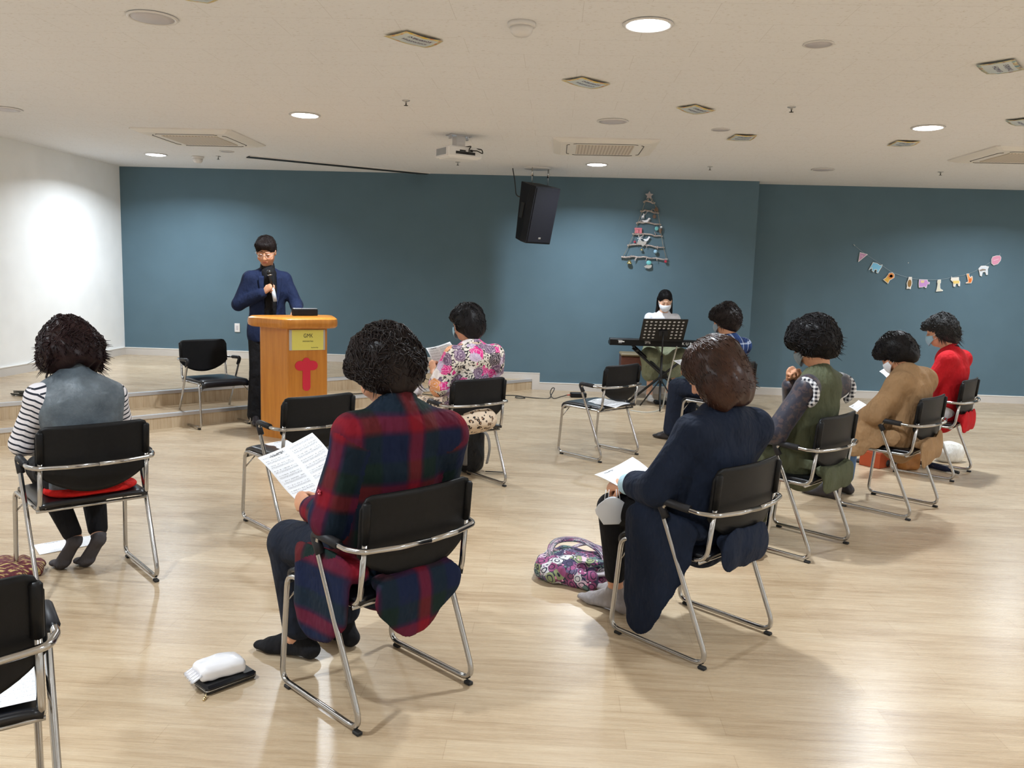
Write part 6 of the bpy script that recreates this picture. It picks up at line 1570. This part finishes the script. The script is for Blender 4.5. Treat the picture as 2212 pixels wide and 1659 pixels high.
f = F((-.13, -.26, .93), (.13, .06, 1.10), 0.006); a_ = J['nec']; f.cap(a_-np.array([0, .0, .035]), a_+np.array([0, .0, .008]), .086, .070, .01).cap(a_-np.array([0, 0, .05]), a_+np.array([0, 0, .06]), .062, .056, .004, sub=True); f.cut(a_+np.array([0, 0, .01]), (0, .25, 1)); f.build('neckband', m_leo, p)
Jt = dict(J); f = F((-.32, -.30, .10), (.32, .60, .70), 0.009)
f.cap((0, -.08, .50), (0, .10, .52), .205, .17, .05, ((0, 0, 1), .55)); 
for s in (-1, 1): f.cap((s*.10, .0, .52), (s*.13, .38, .52), .105, .09, .05).cap((s*.13, .38, .50), (s*.13, .42, .16), .088, .095, .04)
f.box((0, .22, .50), (.14, .2, .07), .05, .04); f.folds(.006, 40, 2); f.build('leopard_skirt', m_leo, p)
MB()
shoes(p, 'shoe', m_shoe, J)
wb = thing('white_bag', 'white plastic bag on the knees of the woman in the floral blouse', 'bag', tuple(W2('C4', (-.13, .40, .60))), 0)
f = F((-.12, -.1, -.03), (.12, .1, .2), 0.007); f.ell((0, 0, .045), (.065, .05, .065), .02).cap((0, 0, .09), (.0, 0, .135), .03, .02, .02); f.folds(.006, 60, 3, (1, 1, 1)); f.build('film', M('white_plastic_bag', rgb(226, 228, 234), 0.3, alpha=0.92), wb, attr=False)

# ---------- woman in the long navy coat (nearest right)
J = seated(head=(0, -.01, 1.122), nec=(0, -.07, .985), shL=(-.17, -.045, .905), shR=(.17, -.13, .905), elL=(-.245, .055, .665), wrL=(-.150, .292, .622), elR=(.23, .03, .66), wrR=(.12, .26, .62), che=(0, -.065, .82),
           knL=(-.115, .385, .49), knR=(.08, .40, .49), anL=(-.075, .375, .09), anR=(.06, .40, .09), toL=(-.1, 1, 0), turn=14, down=34)
p = person('C6', 'woman with a brown bob in a long navy coat')
HL = dict(d=nrm((.12, .8, -.25)), n=(.65, -.1, -.75), side=1, curl=(50, 60, 40), size=1.0, thumb=35)
body(p, J, m_skin, 0.0055, hands={'L': HL})
hair(p, J, m_hbrown, 'bobl', 800, 9, 1.10, 0.005, 0.8, wisps=200)
f = F((-.40, -.2, .50), (.40, .36, .80), 0.006)
def coatmore(f):
    f.cap((-.10, -.02, .52), (-.135, .11, .515), .115, .095, .04); f.cap((.10, -.02, .52), (.12, .12, .515), .11, .095, .04)
    back_tail(f, -.18, .165, [(-.10, .44, .05), (.0, .43, .05), (.08, .44, .05)], y=-.222)
    side_tail(f, [(-.09, .38, .04), (-.05, .30, .045), (-.01, .23, .045), (.02, .18, .045), (.05, .12, .045), (.08, .06, .045), (.11, .03, .042), (.14, .05, .040), (.16, .14, .035)])
top(p, 'long_coat', m_navy, J, (.195, .170, .172, .115), .66, .070, (.078, .074, .058), 1.64, 0.0055, 0.0055, 6.0, more=coatmore, k=.05, zlo=-.01)
f = F((-.14, -.24, .88), (.14, .08, 1.07), 0.006); a_ = J['nec']; hd = nrm(hp(J, (0, -.03, -.06))-a_)
f.cap(a_-hd*.055, a_+hd*.012, .098, .068, .01).cap(a_-hd*.05, a_+hd*.08, .058, .052, .004, sub=True); f.cut(a_+hd*.012, hd); f.build('collar', m_navy, p)
f = F((-.34, .12, .54), (-.02, .40, .73), 0.004); e = J['wrL']; dv = nrm(J['wrL']-J['elL']); f.cap(e-dv*.115, e-dv*.016, .050, .045, .004).cap(e-dv*.08, e+dv*.02, .030, .030, .002, sub=True); f.cut(e-dv*.012, dv); o = f.build('cuff', m_sky, p); o['label'] = 'light blue turned-back cuff'
b = MB(); cc = e+dv*0.004; u1 = nrm(np.cross(dv, (0, 0, 1))); u2 = np.cross(dv, u1); b.tube([cc+(u1*math.cos(t)+u2*math.sin(t))*0.029 for t in np.linspace(0, 2*math.pi, 25)[:-1]], 0.0025, 6, closed=True); b.build('watch_strap', m_brown, p)
trousers(p, 'leggings', m_black, J, (.150, .092, .064, .046), 0.22, 0.007)
shoes(p, 'sock', m_lightsock, J, 0.003, top_=.03)
# the mask hanging from her hand
mk = thing('face_mask', 'white folded mask dangling from the left hand of the navy coat woman', 'mask', tuple(W2('C6', (-.20, .322, .508))), 14)
def fm(u, v):
    x = (u-.5)*2; w = (.068+.030*math.sin(math.pi*min(1, v*.9+.12))) if v > .35 else .062+.10*v
    w = np.interp(v, [0, .3, .62, 1.0], [.040, .082, .096, .030]) if False else float(np.interp(v, [0, .45, .60, .8, 1.0], [.045, .090, .096, .078, .040]))
    z = -.060+.112*v+.010*(1-x*x)*v
    return (x*w*.78, -.010-.012*(1-x*x)*math.sin(math.pi*v), z)
b = MB(); b.grid(fm, 18, 16, .004); b.build('fabric', m_whitemask, mk, attr=True)
for x in (-.035, -.018, .022, .034): MB().tube([(x, -.012, .050), (x*.8, -.004, .092)], .0016, 5).build('ear_loop', m_ow, mk)

# ---------- woman in the olive vest
J = seated(head=(.0, -.02, 1.165), nec=(0, -.085, 1.02), shL=(-.165, -.085, .94), shR=(.165, -.13, .94), elL=(-.245, .03, .68), wrL=(-.12, .23, .60), elR=(.17, .13, .70), wrR=(.040, .110, .925), che=(0, -.065, .85), turn=8, down=27, roll=-4,
           knL=(-.13, .36, .50), anL=(-.11, .35, .09), anR=(.09, .30, .09))
p = person('C7', 'woman in an olive vest and sheer dark sleeves, hand at her mask')
HR = dict(d=nrm((-.30, -.18, 1)), n=(-.4, -.9, 0), side=1, curl=(60, 75, 50), thumb=50, pinch=.6)
body(p, J, m_skin, 0.007, hands={'R': HR})
hair(p, J, m_hblack, 'short', 560, 13, 1.18, 0.006, 1.1, wisps=120)
mask(p, J, m_greymask, 'grey speckled cloth mask')
top(p, 'sheer_blouse', m_sheer, J, (.150, .14, .145, .105), .64, .058, (.066, .064, .050), 1.93, 0.007, 0.003, 1.0, hem=.48)
def vm(f):
    back_tail(f, -.19, .20, [(-.10, .395, .06), (.0, .385, .06), (.10, .40, .06)])
    side_tail(f, [(-.12, .42, .05), (-.05, .38, .055), (.02, .375, .055)])
top(p, 'olive_vest', m_olive, J, (.190, .168, .172, .118), .66, .062, (0, 0, 0), 1, 0.0065, 0.005, 8.0, sleeves=False, more=vm, zlo=.30,
    cuts=[((J['shL'][0]-.010, 0, .9), (-1, 0, .02)), ((J['shR'][0]+.010, 0, .9), (1, 0, .02))])
for sd, sx in (('L', -1), ('R', 1)):
    c_ = J['sh'+sd]; b = MB(); b.tube([c_+np.array([sx*(.016+.006*math.sin(t)), .066*math.cos(t)-.004, .070*math.sin(t)-.030]) for t in np.linspace(1.35, 4.3, 24)], .018, 8); b.build('gingham_trim', m_gingham, p)
trousers(p, 'wide_trousers', m_olive, J, (.17, .108, .10, .095), 0.10, 0.008, flare=.105)
shoes(p, 'shoe', m_shoe, J)

# ---------- woman in the tan coat
J = seated(head=(0, .055, 1.045), nec=(0, -.02, .950), shL=(-.165, -.04, .875), shR=(.165, -.10, .885), elL=(-.235, .05, .66), wrL=(-.13, .19, .60), elR=(.235, .05, .66), wrR=(.12, .22, .60), che=(0, -.065, .80), wai=(0, -.055, .65), turn=8, down=42, knL=(-.12, .36, .50))
p = person('C8', 'woman in a rumpled tan coat bending over her sheet')
body(p, J, m_skin, 0.0075)
hair(p, J, m_hblack, 'short', 480, 17, 1.06, 0.006, 0.7, wisps=90)
mask(p, J, m_whitemask, 'white mask')
def cm(f):
    f.cap((-.10, -.02, .52), (-.16, .24, .52), .115, .085, .04); f.cap((.10, -.02, .52), (.13, .22, .52), .11, .085, .04)
    back_tail(f, -.20, .17, [(-.13, .33, .06), (-.05, .35, .06), (.03, .42, .05), (.10, .46, .05)])
    side_tail(f, [(-.05, .46, .05), (.05, .42, .055), (.14, .37, .055), (.20, .36, .045)])
top(p, 'tan_coat', m_tan, J, (.198, .172, .172, .115), .66, .068, (.078, .074, .062), 1.80, 0.0065, 0.009, 9.0, more=cm, zlo=.27)
trousers(p, 'jeans', m_denim_l, J, (.155, .098, .080, .062), 0.1, 0.008)
shoes(p, 'shoe', m_shoe, J)

# ---------- woman in the red cardigan
J = seated(head=(0, .045, 1.145), nec=(0, -.04, 1.01), shL=(-.165, -.06, .935), shR=(.165, -.10, .935), elL=(-.235, .05, .69), wrL=(-.235, .20, .725), elR=(.235, .06, .69), wrR=(-.02, .25, .74), turn=10, down=16)
p = person('C9', 'woman with short greying hair and a blue mask in a bright red cardigan')
body(p, J, m_skin, 0.0075)
hair(p, J, m_hgrey, 'short', 460, 19, 1.0, 0.006, 1.5, wisps=120)
mask(p, J, m_bluemask, 'bright blue surgical mask')
top(p, 'red_cardigan', m_redc, J, (.180, .160, .165, .115), .68, .064, (.068, .062, .052), 1.93, 0.007, 0.003, 2.5, more=lambda f: back_tail(f, -.19, .19, [(-.10, .445, .05), (.0, .44, .05), (.10, .445, .05)], y=-.225))
f = F((-.13, -.2, .93), (.13, .1, 1.10), 0.006); a_ = J['nec']; hd = nrm(hp(J, (0, -.03, -.06))-a_)
f.cap(a_-hd*.03, a_+hd*.012, .070, .064, .01).cap(a_-hd*.05, a_+hd*.06, .055, .052, .004, sub=True); f.cut(a_+hd*.014, hd); f.build('collar', m_black, p)
trousers(p, 'white_trousers', m_tee, J, (.155, .10, .08, .062), 0.1, 0.008)
shoes(p, 'shoe', m_shoe, J)

# ---------- woman in the blue checked shirt by the keyboard
J = seated(head=(0, .0, 1.15), nec=(0, -.07, 1.005), shL=(-.165, -.07, .925), shR=(.165, -.11, .925), elL=(-.225, .04, .69), wrL=(-.13, .25, .69), elR=(.225, .04, .69), wrR=(.05, .26, .70), turn=14, down=18, knL=(-.12, .38, .51), knR=(.10, .38, .51), anL=(-.10, .43, .085), anR=(.06, .40, .085))
p = person('C12', 'woman in a blue checked shirt and dark jeans near the keyboard')
body(p, J, m_skin, 0.0075)
hair(p, J, m_hdark, 'short', 320, 23, 1.14, 0.006, 1.2)
mask(p, J, m_greymask, 'grey-blue cloth mask')
top(p, 'checked_shirt', m_bluecheck, J, (.180, .160, .165, .115), .68, .064, (.072, .072, .0), 0.95, 0.007, 0.004, 5.5, hem=.455)
trousers(p, 'jeans', m_denim, J, (.155, .10, .080, .072), 0.06, 0.008, flare=.082)
shoes(p, 'shoe', m_shoe, J, low=True)

# ---------- pianist facing the room
PK = (1.335, 10.47, 183)
J = seated(head=(0, .17, 1.235), nec=(0, .09, 1.10), shL=(-.165, .06, 1.02), shR=(.165, .06, 1.02), elL=(-.22, .14, .79), elR=(.22, .14, .79), wrL=(-.13, .38, .81), wrR=(.13, .38, .81), pel=(0, -.01, .64), wai=(0, .01, .77), che=(0, .04, .94),
           hipL=(-.09, .02, .63), hipR=(.09, .02, .63), knL=(-.16, .36, .56), knR=(.17, .34, .56), anL=(-.09, .16, .12), anR=(.15, .25, .10), down=24, turn=-4, hs=1.02)
J['shL'] += 0; p = person(PK, 'young woman with long black hair and white mask playing the keyboard')
HLk = dict(d=nrm((.1, 1, -.1)), n=(0, 0, -1), side=-1, curl=(20, 35, 25)); HRk = dict(d=nrm((-.1, 1, -.1)), n=(0, 0, -1), side=1, curl=(20, 35, 25))
body(p, J, m_skin_l, 0.0065, hands={'L': HLk, 'R': HRk}, k=.92)
hair(p, J, m_hblack, 'long', 320, 29, 1.0, 0.005, 0.5, wisps=0)
mask(p, J, m_whitemask, 'white boat-shaped mask', 'kf')
top(p, 'white_top', m_tee, J, (.140, .120, .132, .100), .74, .054, (.058, .050, .0), 0.8, 0.007, 0.003, 1.2, hem=.62)
m_strapg = cloth('grey_strap', rgb(120, 126, 134))
for s in (-1, 1): MB().tube(spline([(s*.085, -.03, 1.02), (s*.085, .06, 1.075), (s*.085, .13, 1.03), (s*.08, .165, .92), (s*.08, .15, .78)], 5), .006, 6, flat=.5).build('dress_strap', m_strapg, p)
f = F((-.34, -.24, .20), (.34, .52, .78), 0.009)
f.cap((0, -.01, .66), (0, .03, .62), .155, .175, .03, ((0, 1, 0), .85)); f.cap((-.09, .02, .64), (-.17, .36, .57), .115, .105, .05).cap((.09, .02, .64), (.18, .34, .57), .115, .105, .05)
f.cap((-.16, .34, .55), (-.11, .26, .33), .105, .12, .05).cap((.17, .33, .55), (.16, .28, .36), .105, .11, .05); f.box((0, .22, .50), (.16, .11, .11), .06, .05); f.folds(.010, 36, 3); f.cut((0, 0, .29), (-.18, 0, -1)); f.build('skirt', m_olive2, p)
shoes(p, 'shoe', m_wshoe, J, 0.005, low=True)

# ---------- man at the lectern
PM = (-2.735, 7.82, 212)
J = seated(pel=(0, 0, .93), wai=(0, -.005, 1.08), che=(0, .0, 1.28), nec=(0, .0, 1.475), head=(.02, .05, 1.645), hipL=(-.09, 0, .90), hipR=(.09, 0, .90), knL=(-.10, .03, .50), knR=(.10, .02, .50), anL=(-.11, -.02, .09), anR=(.12, -.03, .09),
           shL=(-.175, -.0, 1.395), shR=(.175, -.0, 1.395), elL=(-.25, .10, 1.15), wrL=(-.20, .33, 1.12), elR=(.265, -.02, 1.15), wrR=(.075, .175, 1.265), toL=(-.1, 1, 0), toR=(.15, 1, 0), turn=-24, down=22, roll=0, hs=1.10)
p = person(PM, 'man with glasses in a navy suit standing behind the lectern')
HRm = dict(d=nrm((-.45, .5, .55)), n=nrm((-.75, -.25, -.1)), side=1, curl=(50, 70, 45), size=1.02, thumb=40)
body(p, J, m_skin, 0.006, hands={'R': HRm}, k=1.0)
hair(p, J, m_hdark, 'man', 380, 31, 1.0, 0.005, 1.0, wisps=30)
def sm(f):
    f.cap((0, .0, .93), (0, .0, .86), .185, .19, .04, ((0, 1, 0), .72))
top(p, 'suit_jacket', m_suit, J, (.182, .160, .180, .120), .70, .062, (.068, .060, .050), 1.93, 0.0065, 0.003, 4.4, hem=.80, more=sm, cuts=())
f = F((-.16, -.06, 1.0), (.16, .24, 1.58), 0.006)
f.cap((0, .10, 1.05), (0, .112, 1.30), .056, .060, .01, ((0, 1, 0), .75)); f.cap((0, .10, 1.30), (0, .065, 1.44), .06, .07, .02); f.cap(J['nec']-np.array([0, 0, .04]), J['nec']+np.array([0, .012, .035]), .078, .066, .02); f.cap(J['nec']+np.array([0, .01, .02]), J['nec']+np.array([0, .03, .09]), .052, .056, .002, sub=True)
o = f.build('black_shirt', m_black, p); o['label'] = 'black high-necked shirt in the open jacket'
for s in (-1, 1): MB().grid(lambda u, v, s=s: (s*(.052+.055*math.sin(math.pi*min(1, v*1.1)*.5)*(1-u)+.006*u)*(1-.35*v if u > 2 else 1), .128+.0*u-.012*v, 1.12+.30*v), 6, 12, .006).build('lapel', m_suit, p)
trousers(p, 'trousers', m_black, J, (.150, .098, .078, .072), 0.0, 0.008, flare=.078, cutz=.03)
shoes(p, 'shoe', m_shoe, J, 0.006)
g = MB()
for x in (-1, 1):
    ring = [hp(J, (x*.033+.021*math.cos(t), .100-abs(.021*math.cos(t)*x)*.15, .001+.0145*math.sin(t))) for t in np.linspace(0, 2*math.pi, 21)[:-1]]; g.tube(ring, .0016, 6, closed=True)
    g.tube([hp(J, (x*.054, .095, .006)), hp(J, (x*.079, .05, .008)), hp(J, (x*.082, -.02, .006))], .0015, 6)
g.tube([hp(J, (-.012, .101, .003)), hp(J, (0, .106, .006)), hp(J, (.012, .101, .003))], .0015, 6); g.build('glasses', M('thin_glasses', (0.75, 0.75, 0.78), 0.25, 0.9), p)
# microphone
hw = W2(PM, tuple(J['wrR']+nrm((-.45, .5, .55))*.085+nrm((-.75, -.25, -.1))*.030)); mp = W2(PM, tuple(hp(J, (.0, .125, -.075)))); dvm = nrm((mp-hw)*np.array([.55, .55, 1.0]))
mic = thing('microphone', 'black handheld microphone with a pale lower body held by the man', 'microphone', tuple(hw))
b = MB(); b.tube([-dvm*.005, dvm*.10, dvm*.115], [.013, .017, .021], 14); b.build('handle', m_vinyl, mic)
b = MB(); b.tube([-dvm*.13, -dvm*.004], [.019, .018], 14); o = b.build('lower_body', M('pale_mic_body', rgb(206, 212, 220), 0.3, 0.3), mic); o['label'] = 'pale silver lower body'
MB().tube([dvm*.112, dvm*.122], .024, 16).build('ring', m_chrome, mic); MB().ball(dvm*.145, .026, 16, 10).build('head_grille', m_dark, mic)
MB().ball((0, 0, 0), 0.001, 4, 3)
